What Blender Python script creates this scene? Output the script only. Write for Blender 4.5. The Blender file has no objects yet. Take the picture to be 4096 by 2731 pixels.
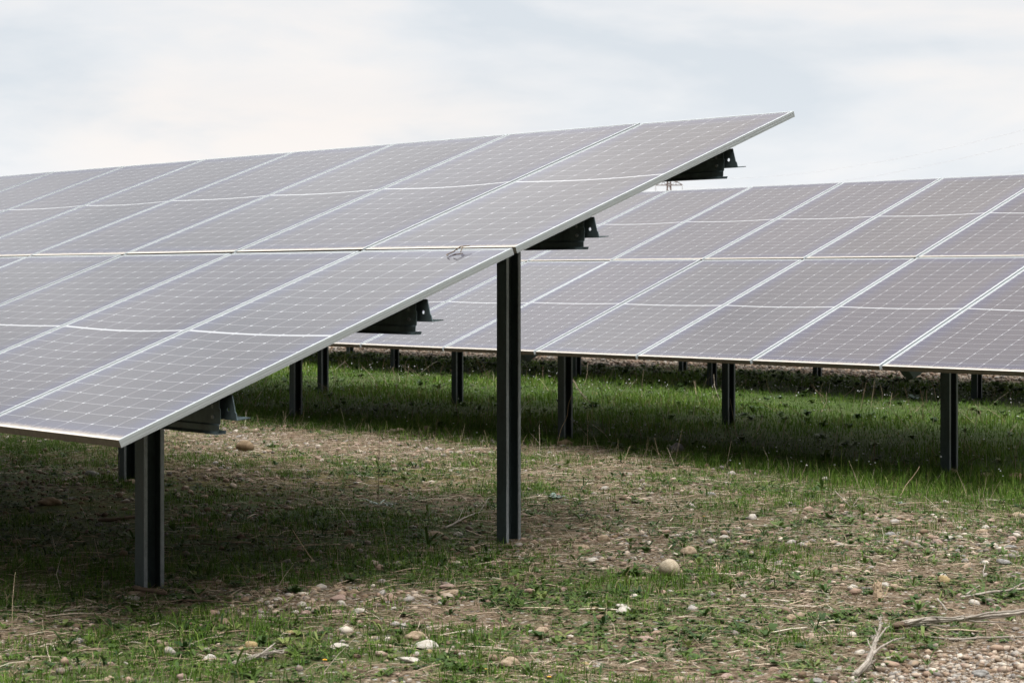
import bpy, bmesh, math, random
import numpy as np
from mathutils import Vector, Matrix, Quaternion

random.seed(7)
rng = np.random.default_rng(7)
PI = math.pi
scene = bpy.context.scene
COL = scene.collection

# ------------------------------------------------------------------ camera numbers (solved from the photograph)
CAM = np.array([5.6984, -3.5294, 0.3557])
YAW = -0.8029
FPX = 7259.6            # focal length in pixels of the 4096 wide photograph
R_ = np.array([math.cos(YAW), -math.sin(YAW), 0.0])
F_ = np.array([math.sin(YAW), math.cos(YAW), 0.0])
SL = -0.0249            # the field falls this much per metre along the rows
SY = 0.031              # and rises this much from row to row
G0 = 0.785

def plane_z(x, y):
    xx = np.clip(x, -60, 25)
    yy = np.clip(y, -30, 24)
    return -G0 + SL * xx + SY * yy

def bumps(x, y):
    b = 0.012 * np.sin(1.7 * x + 0.6 * y + 1.0) * np.sin(1.3 * y - 0.7 * x + 0.4)
    b = b + 0.007 * np.sin(4.1 * x - 2.2 * y + 2.0) * np.sin(3.3 * y + 1.9 * x)
    b = b + 0.004 * np.sin(11.3 * x + 5.2 * y) * np.sin(9.7 * y - 6.1 * x + 1.3)
    b = b + 0.0022 * np.sin(27.0 * x - 13.0 * y) * np.sin(23.0 * y + 15.0 * x + 0.7)
    return b

def H(x, y):
    return plane_z(x, y) + bumps(x, y)

def G(u, v):
    """ground point that the photograph shows at pixel (u, v) of 4096 x 2731"""
    d = F_ + (u - 2048) / FPX * R_ + np.array([0, 0, -(v - 1365.5) / FPX])
    t = (-G0 - CAM[2] + SL * CAM[0] + SY * CAM[1]) / (d[2] - SL * d[0] - SY * d[1])
    for _ in range(6):
        p = CAM + t * d
        t += (float(H(p[0], p[1])) - p[2]) / (d[2] - SL * d[0] - SY * d[1])
    return CAM + t * d

def pix(x, y, z):
    dx, dy, dz = x - CAM[0], y - CAM[1], z - CAM[2]
    dep = np.maximum(dx * F_[0] + dy * F_[1], 0.3)
    return 2048 + FPX * (dx * R_[0] + dy * R_[1]) / dep, 1365.5 - FPX * dz / dep, dep

def depth_of(p):
    return float((p - CAM) @ F_)

# ------------------------------------------------------------------ materials
def lin(r, g, b):
    f = lambda c: (c / 255 / 12.92) if c / 255 <= 0.04045 else ((c / 255 + 0.055) / 1.055) ** 2.4
    return (f(r), f(g), f(b), 1)

class NT:
    def __init__(self, name):
        self.m = bpy.data.materials.new(name); self.m.use_nodes = True
        self.t = self.m.node_tree; self.t.nodes.clear()
        self.out = self.t.nodes.new('ShaderNodeOutputMaterial')
        self.b = self.t.nodes.new('ShaderNodeBsdfPrincipled')
        self.t.links.new(self.b.outputs[0], self.out.inputs[0])
    def n(self, typ, **kw):
        nd = self.t.nodes.new(typ)
        for k, v in kw.items():
            setattr(nd, k, v)
        return nd
    def link(self, a, b):
        self.t.links.new(a, b)
    def set(self, sock, val):
        if hasattr(val, 'is_output') or isinstance(val, bpy.types.NodeSocket):
            self.link(val, sock)
        else:
            sock.default_value = val
    def math(self, op, a, b=None, c=None, clamp=False):
        nd = self.n('ShaderNodeMath', operation=op); nd.use_clamp = clamp
        self.set(nd.inputs[0], a)
        if b is not None: self.set(nd.inputs[1], b)
        if c is not None: self.set(nd.inputs[2], c)
        return nd.outputs[0]
    def mix(self, fac, a, b, blend='MIX'):
        nd = self.n('ShaderNodeMix', data_type='RGBA', blend_type=blend)
        self.set(nd.inputs[0], fac); self.set(nd.inputs[6], a); self.set(nd.inputs[7], b)
        return nd.outputs[2]
    def ramp(self, fac, stops):
        nd = self.n('ShaderNodeValToRGB')
        el = nd.color_ramp.elements
        el[0].position, el[0].color = stops[0]; el[1].position, el[1].color = stops[-1]
        for p, c in stops[1:-1]:
            e = el.new(p); e.color = c
        self.set(nd.inputs[0], fac)
        return nd.outputs[0]
    def noise(self, vec, scale, detail=3, rough=0.55, dist=0.0):
        nd = self.n('ShaderNodeTexNoise')
        if vec is not None: self.link(vec, nd.inputs['Vector'])
        nd.inputs['Scale'].default_value = scale; nd.inputs['Detail'].default_value = detail
        nd.inputs['Roughness'].default_value = rough; nd.inputs['Distortion'].default_value = dist
        return nd
    def smooth(self, val, lo, hi, a=0.0, b=1.0):
        nd = self.n('ShaderNodeMapRange', interpolation_type='SMOOTHSTEP')
        self.set(nd.inputs[0], val)
        for i, x in zip((1, 2, 3, 4), (lo, hi, a, b)): nd.inputs[i].default_value = x
        return nd.outputs[0]
    def bump(self, h, strength, dist):
        nd = self.n('ShaderNodeBump'); nd.inputs['Strength'].default_value = strength
        nd.inputs['Distance'].default_value = dist
        self.link(h, nd.inputs['Height']); self.link(nd.outputs[0], self.b.inputs['Normal'])
    def p(self, **kw):
        for k, v in kw.items():
            self.set(self.b.inputs[k.replace('_', ' ')], v)

W_P, L_P = 1.0307, 2.10          # one module
FR_H = 0.030                     # frame height
GX, GY = 0.020, 0.020
PITCH = W_P + GX

def mat_cells():
    k = NT('solar_cells')
    tc = k.n('ShaderNodeTexCoord')
    sep = k.n('ShaderNodeSeparateXYZ'); k.link(tc.outputs['Object'], sep.inputs[0])
    x, y = sep.outputs[0], sep.outputs[1]
    mx, my = 0.019, 0.020
    px = (W_P - 2 * mx) / 6
    half = (L_P - 2 * my - 0.014) / 2
    py = half / 12
    xs = k.math('SUBTRACT', x, mx)
    # fold the two halves of the module onto each other
    yc = k.math('ABSOLUTE', k.math('SUBTRACT', y, L_P / 2))
    ys = k.math('SUBTRACT', yc, 0.007)
    xi = k.math('ROUND', k.math('DIVIDE', xs, px))
    yi = k.math('ROUND', k.math('DIVIDE', ys, py))
    ax = k.math('ABSOLUTE', k.math('SUBTRACT', xs, k.math('MULTIPLY', xi, px)))
    ay = k.math('ABSOLUTE', k.math('SUBTRACT', ys, k.math('MULTIPLY', yi, py)))
    lx = k.math('LESS_THAN', ax, 0.0011)
    ly = k.math('LESS_THAN', ay, 0.0009)
    odd = k.math('MODULO', xi, 2.0)
    off = k.math('MULTIPLY', odd, 0.0068)
    dm = k.math('ADD', ax, k.math('ABSOLUTE', k.math('SUBTRACT', ay, off)))
    dia = k.math('LESS_THAN', dm, k.math('SUBTRACT', 0.0082, k.math('MULTIPLY', odd, 0.0024)))
    mid = k.math('LESS_THAN', yc, 0.007)
    bx = k.math('GREATER_THAN', k.math('ABSOLUTE', k.math('SUBTRACT', x, W_P / 2)), W_P / 2 - mx)
    by = k.math('GREATER_THAN', yc, L_P / 2 - my)
    white = k.math('MAXIMUM', k.math('MAXIMUM', dia, mid), k.math('MAXIMUM', bx, by))
    line = k.math('MAXIMUM', lx, ly)
    # nine fine wires per cell, running up the slope
    bus = k.math('ABSOLUTE', k.math('SUBTRACT', k.math('FRACT', k.math('DIVIDE', xs, px / 9)), 0.5))
    busl = k.math('LESS_THAN', bus, 0.03)
    oi = k.n('ShaderNodeObjectInfo')
    vv = k.n('ShaderNodeVectorMath', operation='ADD'); k.link(tc.outputs['Object'], vv.inputs[0])
    k.link(oi.outputs['Location'], vv.inputs[1])
    nz = k.noise(vv.outputs[0], 1.3, 3)
    cell = k.mix(nz.outputs[0], (0.019, 0.017, 0.027, 1), (0.041, 0.034, 0.040, 1))
    hsv = k.n('ShaderNodeHueSaturation'); k.link(cell, hsv.inputs['Color'])
    k.link(k.math('ADD', 0.78, k.math('MULTIPLY', oi.outputs['Random'], 0.44)), hsv.inputs['Value']); cell = hsv.outputs[0]
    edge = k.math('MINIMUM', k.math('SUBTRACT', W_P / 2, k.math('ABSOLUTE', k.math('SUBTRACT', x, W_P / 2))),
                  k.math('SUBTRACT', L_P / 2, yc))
    blue = k.smooth(edge, 0.01, 0.16, 1, 0)  # bluish reflection near the module edges, painted into the cell colour
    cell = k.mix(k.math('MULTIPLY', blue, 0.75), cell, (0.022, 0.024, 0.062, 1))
    cell = k.mix(k.math('MULTIPLY', busl, 0.5), cell, (0.14, 0.14, 0.16, 1))
    c = k.mix(line, cell, (0.27, 0.27, 0.28, 1))
    c = k.mix(white, c, (0.30, 0.305, 0.31, 1))
    c = k.mix(dia, c, (0.31, 0.315, 0.32, 1))
    # dust film: collects along the low edge of each module, thin streaks elsewhere
    mp = k.n('ShaderNodeMapping'); mp.inputs['Scale'].default_value = (9, 0.7, 1)
    k.link(vv.outputs[0], mp.inputs[0])
    st = k.noise(mp.outputs[0], 4.0, 4, 0.65)
    mp2 = k.n('ShaderNodeMapping'); mp2.inputs['Scale'].default_value = (26, 5, 1)
    k.link(vv.outputs[0], mp2.inputs[0])
    st2 = k.noise(mp2.outputs[0], 4.0, 3, 0.6)
    low = k.smooth(k.math('ADD', y, k.math('MULTIPLY', st2.outputs[0], -0.055)), -0.022, 0.028, 1, 0)
    dust = k.math('ADD', k.math('MULTIPLY', low, 0.75), k.smooth(st.outputs[0], 0.5, 0.9, 0.015, 0.09))
    c = k.mix(dust, c, (0.40, 0.345, 0.27, 1))
    k.p(Base_Color=c, Roughness=k.math('ADD', k.math('ADD', 0.17, k.math('MULTIPLY', oi.outputs['Random'], 0.08)), k.math('MULTIPLY', dust, 0.5)), IOR=1.36)
    k.b.inputs['Specular IOR Level'].default_value = 0.5
    k.b.inputs['Coat Weight'].default_value = 0.0
    return k.m

def mat_alu(name, base, dirty):
    k = NT(name)
    tc = k.n('ShaderNodeTexCoord'); geo = k.n('ShaderNodeNewGeometry')
    mp = k.n('ShaderNodeMapping'); mp.inputs['Scale'].default_value = (60, 60, 9) if dirty else (3, 3, 3)
    k.link(geo.outputs['Position'], mp.inputs[0])
    nz = k.noise(mp.outputs[0], 1.0, 4, 0.7)
    nz2 = k.noise(geo.outputs['Position'], 7.0, 4, 0.6)
    if dirty:
        c = k.mix(nz.outputs[0], (0.030, 0.023, 0.013, 1), (0.17, 0.142, 0.10, 1))
        c = k.mix(k.smooth(nz2.outputs[0], 0.45, 0.7, 0, 0.7), c, (0.09, 0.075, 0.048, 1))
        k.p(Base_Color=c, Roughness=0.75, Metallic=0.0)
    else:
        c = k.mix(k.smooth(nz2.outputs[0], 0.4, 0.75, 0, 0.35), base, tuple(q * 0.82 for q in base[:3]) + (1,))
        k.p(Base_Color=c, Roughness=0.42, Metallic=0.25)
    return k.m

def mat_steel(name, base, rough=0.5, metal=0.35):
    k = NT(name)
    geo = k.n('ShaderNodeNewGeometry')
    mp = k.n('ShaderNodeMapping'); mp.inputs['Scale'].default_value = (1, 1, 0.25)
    k.link(geo.outputs['Position'], mp.inputs[0])
    nz = k.noise(mp.outputs[0], 18, 5, 0.65)
    n2 = k.noise(geo.outputs['Position'], 55, 2, 0.5)
    f = k.math('ADD', k.math('MULTIPLY', nz.outputs[0], 0.7), k.math('MULTIPLY', n2.outputs[0], 0.3))
    c = k.ramp(f, [(0.3, tuple(q * 0.5 for q in base) + (1,)), (0.7, tuple(q * 1.35 for q in base) + (1,))])
    k.p(Base_Color=c, Roughness=k.smooth(f, 0.3, 0.7, rough - 0.1, rough + 0.12), Metallic=metal)
    return k.m

def mat_tint(name, stops, rough=0.7, trans=0.0, spec=0.3, scale=0):
    """colour comes from a per-piece 'tint' number, spread over a colour range"""
    k = NT(name)
    at = k.n('ShaderNodeAttribute', attribute_name='tint')
    f = at.outputs['Fac']
    if scale:
        geo = k.n('ShaderNodeNewGeometry')
        nz = k.noise(geo.outputs['Position'], scale, 4, 0.6)
        f = k.math('ADD', f, k.math('MULTIPLY', k.math('SUBTRACT', nz.outputs[0], 0.5), 0.55))
    c = k.ramp(f, stops)
    k.p(Base_Color=c, Roughness=rough)
    k.b.inputs['Specular IOR Level'].default_value = spec
    if trans:
        tr = k.n('ShaderNodeBsdfTranslucent'); k.link(c, tr.inputs[0])
        mx = k.n('ShaderNodeMixShader'); mx.inputs[0].default_value = trans
        k.link(k.b.outputs[0], mx.inputs[1]); k.link(tr.outputs[0], mx.inputs[2])
        k.link(mx.outputs[0], k.out.inputs[0])
    return k.m

def mat_stone(name, a, b, vein=None):
    k = NT(name)
    tc = k.n('ShaderNodeTexCoord'); oi = k.n('ShaderNodeObjectInfo')
    vv = k.n('ShaderNodeVectorMath', operation='ADD'); k.link(tc.outputs['Object'], vv.inputs[0])
    k.link(oi.outputs['Location'], vv.inputs[1])
    nz = k.noise(vv.outputs[0], 2.2, 5, 0.62, 0.6)
    n2 = k.noise(vv.outputs[0], 14, 4, 0.7)
    c = k.mix(k.smooth(nz.outputs[0], 0.35, 0.68), a, b)
    c = k.mix(k.smooth(n2.outputs[0], 0.52, 0.72, 0, 0.45), c, tuple(q * 0.55 for q in a[:3]) + (1,))
    # soil stain towards the foot of the stone
    sep = k.n('ShaderNodeSeparateXYZ'); k.link(tc.outputs['Object'], sep.inputs[0])
    foot = k.smooth(k.math('ADD', sep.outputs[2], k.math('MULTIPLY', n2.outputs[0], 0.5)), -0.35, 0.35, 0.55, 0)
    c = k.mix(foot, c, (0.17, 0.125, 0.08, 1))
    k.p(Base_Color=c, Roughness=0.8)
    k.b.inputs['Specular IOR Level'].default_value = 0.25
    k.bump(n2.outputs[0], 0.35, 0.02)
    return k.m

def mat_wood(name, a, b):
    k = NT(name)
    geo = k.n('ShaderNodeNewGeometry'); tc = k.n('ShaderNodeTexCoord')
    at = k.n('ShaderNodeAttribute', attribute_name='grain'); 
    nz = k.noise(at.outputs['Vector'], 1.0, 5, 0.7, 0.4)
    n2 = k.noise(geo.outputs['Position'], 22, 4, 0.6)
    f = k.math('ADD', k.math('MULTIPLY', nz.outputs[0], 0.65), k.math('MULTIPLY', n2.outputs[0], 0.35))
    c = k.ramp(f, [(0.36, a), (0.62, b)])
    k.p(Base_Color=c, Roughness=0.85)
    k.b.inputs['Specular IOR Level'].default_value = 0.2
    k.bump(nz.outputs[0], 0.6, 0.006)
    return k.m

def mat_ground():
    k = NT('field_soil')
    geo = k.n('ShaderNodeNewGeometry')
    at = k.n('ShaderNodeAttribute', attribute_name='cover')
    sepc = k.n('ShaderNodeSeparateColor'); k.link(at.outputs['Color'], sepc.inputs[0])
    pos = geo.outputs['Position']
    n1 = k.noise(pos, 1.4, 5, 0.6); n2 = k.noise(pos, 9, 5, 0.7); n3 = k.noise(pos, 60, 4, 0.7)
    soil = k.ramp(n2.outputs[0], [(0.3, (0.052, 0.032, 0.018, 1)), (0.52, (0.115, 0.074, 0.044, 1)), (0.75, (0.20, 0.142, 0.095, 1))])
    soil = k.mix(k.smooth(n3.outputs[0], 0.4, 0.65, 0, 0.6), soil, (0.250, 0.203, 0.152, 1))
    soil = k.mix(k.smooth(n3.outputs[0], 0.36, 0.50, 0.85, 0), soil, (0.023, 0.016, 0.009, 1))
    vo = k.n('ShaderNodeTexVoronoi', feature='F1'); vo.inputs['Scale'].default_value = 42
    k.link(pos, vo.inputs['Vector'])
    sc = k.n('ShaderNodeSeparateColor'); k.link(vo.outputs['Color'], sc.inputs[0])
    peb = k.ramp(sc.outputs[0], [(0.0, (0.156, 0.121, 0.086, 1)), (0.4, (0.312, 0.257, 0.195, 1)), (0.75, (0.429, 0.382, 0.320, 1)), (1.0, (0.234, 0.226, 0.218, 1))])
    pm = k.smooth(vo.outputs['Distance'], 0.30, 0.62, 1, 0)
    sel = k.math('LESS_THAN', sc.outputs[1], k.math('ADD', 0.12, k.math('MULTIPLY', sepc.outputs[1], 0.85)))
    pmask = k.math('MULTIPLY', pm, sel)
    c = k.mix(pmask, soil, peb)
    # low moss and thatch of the grassy parts
    moss = k.ramp(n2.outputs[0], [(0.3, (0.020, 0.034, 0.008, 1)), (0.55, (0.044, 0.072, 0.015, 1)), (0.75, (0.085, 0.095, 0.030, 1))])
    mf = k.math('MULTIPLY', sepc.outputs[0], k.smooth(n1.outputs[0], 0.25, 0.5, 0.75, 1.0))
    c = k.mix(mf, c, moss)
    ym = k.math('MULTIPLY', sepc.outputs[2], k.smooth(n2.outputs[0], 0.42, 0.6, 0, 0.8))
    c = k.mix(ym, c, (0.125, 0.101, 0.022, 1))
    k.p(Base_Color=c, Roughness=0.95)
    k.b.inputs['Specular IOR Level'].default_value = 0.1
    h = k.math('ADD', k.math('MULTIPLY', n3.outputs[0], 0.6), k.math('ADD', k.math('MULTIPLY', pmask, 0.6), n2.outputs[0]))
    k.bump(h, 0.9, 0.018)
    return k.m

M = {}
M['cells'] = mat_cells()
M['alu'] = mat_alu('anodised_frame', (0.37, 0.395, 0.395, 1), False)
M['alu_dirty'] = mat_alu('dirty_frame_edge', None, True)
kb = NT('panel_back'); kb.p(Base_Color=(0.05, 0.05, 0.055, 1), Roughness=0.6); M['back'] = kb.m
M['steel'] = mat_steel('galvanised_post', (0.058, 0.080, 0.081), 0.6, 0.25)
M['lip'] = mat_steel('galvanised_lit', (0.25, 0.27, 0.28), 0.45, 0.4)  # lighter copy of the post steel: sky light painted on lips; also bolts
M['purlin'] = mat_steel('coated_purlin', (0.080, 0.110, 0.116), 0.48, 0.35)
M['pylon'] = mat_steel('weathered_lattice', (0.20, 0.145, 0.125), 0.7, 0.2)
M['cable'] = mat_steel('pale_cable', (0.74, 0.74, 0.75), 0.6, 0.1)
M['ground'] = mat_ground()
M['grass'] = mat_tint('grass_blades', [(0.0, (0.030, 0.056, 0.008, 1)), (0.35, (0.055, 0.104, 0.013, 1)), (0.7, (0.096, 0.180, 0.020, 1)), (0.86, (0.155, 0.225, 0.036, 1)), (0.93, (0.22, 0.18, 0.085, 1)), (1.0, (0.36, 0.29, 0.17, 1))], 0.65, 0.25, 0.15)
M['weed'] = mat_tint('weed_leaves', [(0.0, (0.020, 0.044, 0.010, 1)), (0.5, (0.050, 0.088, 0.017, 1)), (0.85, (0.090, 0.135, 0.026, 1)), (1.0, (0.15, 0.18, 0.05, 1))], 0.6, 0.2, 0.2)
M['silver'] = mat_tint('silvery_leaves', [(0.0, (0.14, 0.185, 0.155, 1)), (1.0, (0.36, 0.42, 0.36, 1))], 0.8, 0.1, 0.2)
M['straw'] = mat_tint('dry_stems', [(0.0, (0.095, 0.062, 0.038, 1)), (0.3, (0.190, 0.133, 0.085, 1)), (0.7, (0.400, 0.314, 0.215, 1)), (1.0, (0.590, 0.518, 0.409, 1))], 0.8, 0.0, 0.2)
M['pebble'] = mat_tint('pebbles', [(0.0, (0.069, 0.045, 0.028, 1)), (0.2, (0.184, 0.126, 0.078, 1)), (0.36, (0.147, 0.135, 0.123, 1)), (0.5, (0.276, 0.204, 0.135, 1)), (0.62, (0.248, 0.165, 0.123, 1)), (0.74, (0.368, 0.296, 0.221, 1)), (0.86, (0.230, 0.213, 0.193, 1)), (1.0, (0.478, 0.418, 0.336, 1))], 0.85, 0, 0.25, 30)
M['tan'] = mat_stone('tan_stone', (0.236, 0.170, 0.106, 1), (0.359, 0.277, 0.191, 1))
M['cream'] = mat_stone('cream_stone', (0.33, 0.265, 0.18, 1), (0.47, 0.395, 0.29, 1))
M['brown'] = mat_stone('brown_stone', (0.144, 0.098, 0.052, 1), (0.236, 0.167, 0.100, 1))
M['white'] = mat_stone('pale_stone', (0.340, 0.300, 0.243, 1), (0.483, 0.445, 0.386, 1))
M['grey'] = mat_stone('grey_stone', (0.144, 0.135, 0.122, 1), (0.261, 0.246, 0.222, 1))
M['pink'] = mat_stone('pinkish_stone', (0.236, 0.158, 0.122, 1), (0.340, 0.252, 0.206, 1))
M['yellow'] = mat_stone('yellowish_stone', (0.261, 0.183, 0.079, 1), (0.379, 0.290, 0.152, 1))
M['wood_pale'] = mat_wood('bleached_wood', (0.11, 0.085, 0.064, 1), (0.47, 0.42, 0.35, 1))
M['wood_tan'] = mat_wood('splintered_wood', (0.19, 0.115, 0.06, 1), (0.70, 0.55, 0.38, 1))
M['wood_dark'] = mat_wood('damp_wood', (0.061, 0.041, 0.028, 1), (0.213, 0.152, 0.102, 1))
kf = NT('yellow_petals'); kf.p(Base_Color=(0.75, 0.42, 0.015, 1), Roughness=0.6); M['petal'] = kf.m
kw = NT('white_petals'); kw.p(Base_Color=(0.7, 0.7, 0.68, 1), Roughness=0.6); M['wpetal'] = kw.m

# ------------------------------------------------------------------ object helpers
def link_mesh(name, me, mats, parent=None):
    o = bpy.data.objects.new(name, me); COL.objects.link(o)
    if not me.materials:
        for m in (mats if isinstance(mats, (list, tuple)) else [mats]): me.materials.append(m)
    if parent: o.parent = parent
    return o

def bm_obj(name, bm, mats, parent=None, smooth=False):
    me = bpy.data.meshes.new(name); bm.to_mesh(me); bm.free()
    if smooth:
        me.polygons.foreach_set('use_smooth', [True] * len(me.polygons))
    return link_mesh(name, me, mats, parent)

def np_mesh(name, V, faces, mats, tint=None, smooth=False, parent=None):
    """V (n,3); faces: list of (k,4) or (k,3) int arrays"""
    me = bpy.data.meshes.new(name)
    me.vertices.add(len(V)); me.vertices.foreach_set('co', np.asarray(V, np.float32).ravel())
    loops = np.concatenate([f.ravel() for f in faces]).astype(np.int32)
    tot = np.concatenate([np.full(len(f), f.shape[1], np.int32) for f in faces])
    st = np.concatenate([[0], np.cumsum(tot)[:-1]]).astype(np.int32)
    me.loops.add(len(loops)); me.loops.foreach_set('vertex_index', loops)
    me.polygons.add(len(tot)); me.polygons.foreach_set('loop_start', st)
    try: me.polygons.foreach_set('loop_total', tot)
    except Exception: pass
    if smooth: me.polygons.foreach_set('use_smooth', np.ones(len(tot), bool))
    me.update(calc_edges=True)
    if tint is not None:
        a = me.attributes.new('tint', 'FLOAT', 'POINT'); a.data.foreach_set('value', np.asarray(tint, np.float32))
    return link_mesh(name, me, mats, parent)

def box(bm, x0, x1, y0, y1, z0, z1, mi=0):
    vs = [bm.verts.new(p) for p in ((x0, y0, z0), (x1, y0, z0), (x1, y1, z0), (x0, y1, z0), (x0, y0, z1), (x1, y0, z1), (x1, y1, z1), (x0, y1, z1))]
    out = []
    for idx in ((0, 3, 2, 1), (4, 5, 6, 7), (0, 1, 5, 4), (1, 2, 6, 5), (2, 3, 7, 6), (3, 0, 4, 7)):
        f = bm.faces.new([vs[i] for i in idx]); f.material_index = mi; out.append(f)
    return out

def tag(o, label, cat, group=None, kind=None):
    if label: o['label'] = label
    if cat: o['category'] = cat
    if group: o['group'] = group
    if kind: o['kind'] = kind
    return o

def empty(name, loc):
    o = bpy.data.objects.new(name, None); COL.objects.link(o); o.location = loc
    o.empty_display_size = 0.2
    return o

# ------------------------------------------------------------------ solar arrays
TILT = 0.3714
ct, st_ = math.cos(TILT), math.sin(TILT)

def frame_mesh():
    bm = bmesh.new(); w, L, h, e = W_P, L_P, FR_H, 0.0105
    def bar(pts, x_is_outer=False):
        pass
    # mitred top flange ring with outer and inner walls
    o_ = [(0, 0), (w, 0), (w, L), (0, L)]; i_ = [(e, e), (w - e, e), (w - e, L - e), (e, L - e)]
    vo = [bm.verts.new((x, y, 0)) for x, y in o_]; vi = [bm.verts.new((x, y, 0)) for x, y in i_]
    vob = [bm.verts.new((x, y, -h)) for x, y in o_]; vib = [bm.verts.new((x, y, -h)) for x, y in i_]
    for a in range(4):
        b = (a + 1) % 4
        f = bm.faces.new((vo[a], vo[b], vi[b], vi[a])); f.material_index = 2 if a == 0 else 0
        f = bm.faces.new((vo[b], vo[a], vob[a], vob[b])); f.material_index = 1 if a == 0 else 0
        f = bm.faces.new((vi[a], vi[b], vib[b], vib[a]))
        f = bm.faces.new((vob[a], vib[a], vib[b], vob[b]))
    # the extrusion's two raised ridges along the long sides
    for z0, z1 in ((-0.0105, -0.0075), (-0.0225, -0.0195)):
        box(bm, w, w + 0.0009, 0.001, L - 0.001, z0, z1)
        box(bm, -0.0009, 0, 0.001, L - 0.001, z0, z1)
    me = bpy.data.meshes.new('frame'); bm.to_mesh(me); bm.free()
    for m in (M['alu'], M['alu_dirty'], M['alu_low']): me.materials.append(m)
    return me

ka = NT('dusty_frame_top')
g_ = ka.n('ShaderNodeNewGeometry'); n_ = ka.noise(g_.outputs['Position'], 30, 4, 0.7)
ka.p(Base_Color=ka.mix(n_.outputs[0], (0.56, 0.54, 0.49, 1), (0.50, 0.42, 0.33, 1)), Roughness=0.5, Metallic=0.1)
M['alu_low'] = ka.m

def glass_mesh(sag, tw):
    """laminate: a thin sheet that sags a few millimetres between its frame bars"""
    nx, ny = 10, 20
    e = 0.0105
    xs = np.linspace(e, W_P - e, nx + 1); ys = np.linspace(e, L_P - e, ny + 1)
    X, Y = np.meshgrid(xs, ys, indexing='ij')
    sx = np.sin(PI * (X - e) / (W_P - 2 * e)); sy = np.sin(PI * (Y - e) / (L_P - 2 * e)) ** 0.7
    Z = -0.0018 - sag * sx * sy - tw * sx * np.sin(2 * PI * Y / L_P)
    V = np.stack([X, Y, Z], -1).reshape(-1, 3)
    ii = np.arange((nx + 1) * (ny + 1)).reshape(nx + 1, ny + 1)
    Q = np.stack([ii[:-1, :-1], ii[1:, :-1], ii[1:, 1:], ii[:-1, 1:]], -1).reshape(-1, 4)
    n = len(V)
    V2 = V.copy(); V2[:, 2] -= 0.005
    Vall = np.concatenate([V, V2]); Qb = Q[:, ::-1] + n
    me = bpy.data.meshes.new('cell_sheet')
    me.from_pydata(Vall.tolist(), [], np.concatenate([Q, Qb]).tolist())
    me.polygons.foreach_set('use_smooth', np.ones(len(me.polygons), bool))
    mi = np.zeros(len(me.polygons), np.int32); mi[len(Q):] = 1
    me.polygons.foreach_set('material_index', mi)
    me.materials.append(M['cells']); me.materials.append(M['back']); me.update()
    return me

FRAME_ME = frame_mesh()
GLASS_ME = [glass_mesh(s, t) for s, t in ((0.006, 0.001), (0.009, -0.0015), (0.010, 0.002), (0.008, 0.0), (0.0125, 0.0015))]

POST_X = (-1.10, -4.72, -8.34)
S_PUR = (0.425, 1.475, 2.55, 3.605)      # where the four purlins run, measured up the slope
S_POST = (0.92, 3.17)

def post_mesh(h):
    """cold-formed C post, its open side towards +x, lips turned in"""
    bm = bmesh.new()
    a, b, t, lp = 0.070, 0.104, 0.004, 0.015
    box(bm, -a, -a + t, -b / 2, b / 2, -0.4, h, 0)                  # web
    box(bm, -a + t, 0, -b / 2, -b / 2 + t, -0.4, h, 0)              # front flange
    box(bm, -a + t, 0, b / 2 - t, b / 2, -0.4, h, 0)                # rear flange
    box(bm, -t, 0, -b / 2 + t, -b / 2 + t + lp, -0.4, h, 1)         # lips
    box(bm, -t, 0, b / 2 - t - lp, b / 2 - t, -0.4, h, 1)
    # rolled corner at each lip, lighter steel painting the light it catches
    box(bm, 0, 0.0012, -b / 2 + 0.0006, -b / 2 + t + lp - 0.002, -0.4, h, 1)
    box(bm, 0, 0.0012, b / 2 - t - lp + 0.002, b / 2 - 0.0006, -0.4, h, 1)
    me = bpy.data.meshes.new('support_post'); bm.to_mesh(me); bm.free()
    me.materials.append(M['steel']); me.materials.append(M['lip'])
    return me

def purlin_mesh(xa, xb, tb):
    """sigma shaped purlin along x: vertical web, bottom flange, nested sleeve with a bolt hole at the end.
    local origin at the foot of the web; top follows the underside of the modules"""
    bm = bmesh.new()
    top = 0.137
    t = 0.003
    prof = [(0.0, top), (0.0, 0.100), (0.006, 0.094), (0.006, 0.040), (0.0, 0.034), (0.0, 0.012), (-0.010, 0.0), (0.030, 0.0015), (0.034, 0.012)]
    def strip(pf, x0, x1, th):
        n = len(pf)
        rows = []
        for x in (x0, x1):
            for s in (0, 1):
                rows.append([bm.verts.new((x, y + s * th * 0.8, z + (0 if s == 0 else th * 0.6))) for y, z in pf])
        a0, a1, b0, b1 = rows
        for i in range(n - 1):
            bm.faces.new((a0[i], b0[i], b0[i + 1], a0[i + 1]))
            bm.faces.new((a1[i + 1], b1[i + 1], b1[i], a1[i]))
            bm.faces.new((b0[i], b1[i], b1[i + 1], b0[i + 1]))
            bm.faces.new((a0[i + 1], a1[i + 1], a1[i], a0[i]))
    strip(prof, xa, xb, t)
    # top flange bolted to the module frames
    box(bm, xa, xb - 0.002, 0.003, 0.05, top - 0.0005 + 0.003, top + 0.0025)
    for bx_, bz_ in ((xb - 0.045, 0.065), (xb - 0.045, 0.105)):
        r_ = bmesh.ops.create_cone(bm, cap_ends=True, segments=6, radius1=0.008, radius2=0.0075, depth=0.007, matrix=Matrix.Translation((bx_, 0.003, bz_)) @ Matrix.Rotation(PI / 2, 4, 'X'))
        for v_ in r_['verts']:
            for f_ in v_.link_faces: f_.material_index = 1
    me = bpy.data.meshes.new('purlin'); bm.normal_update(); bm.to_mesh(me); bm.free()
    me.materials.append(M['purlin']); me.materials.append(M['lip'])
    return me

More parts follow.
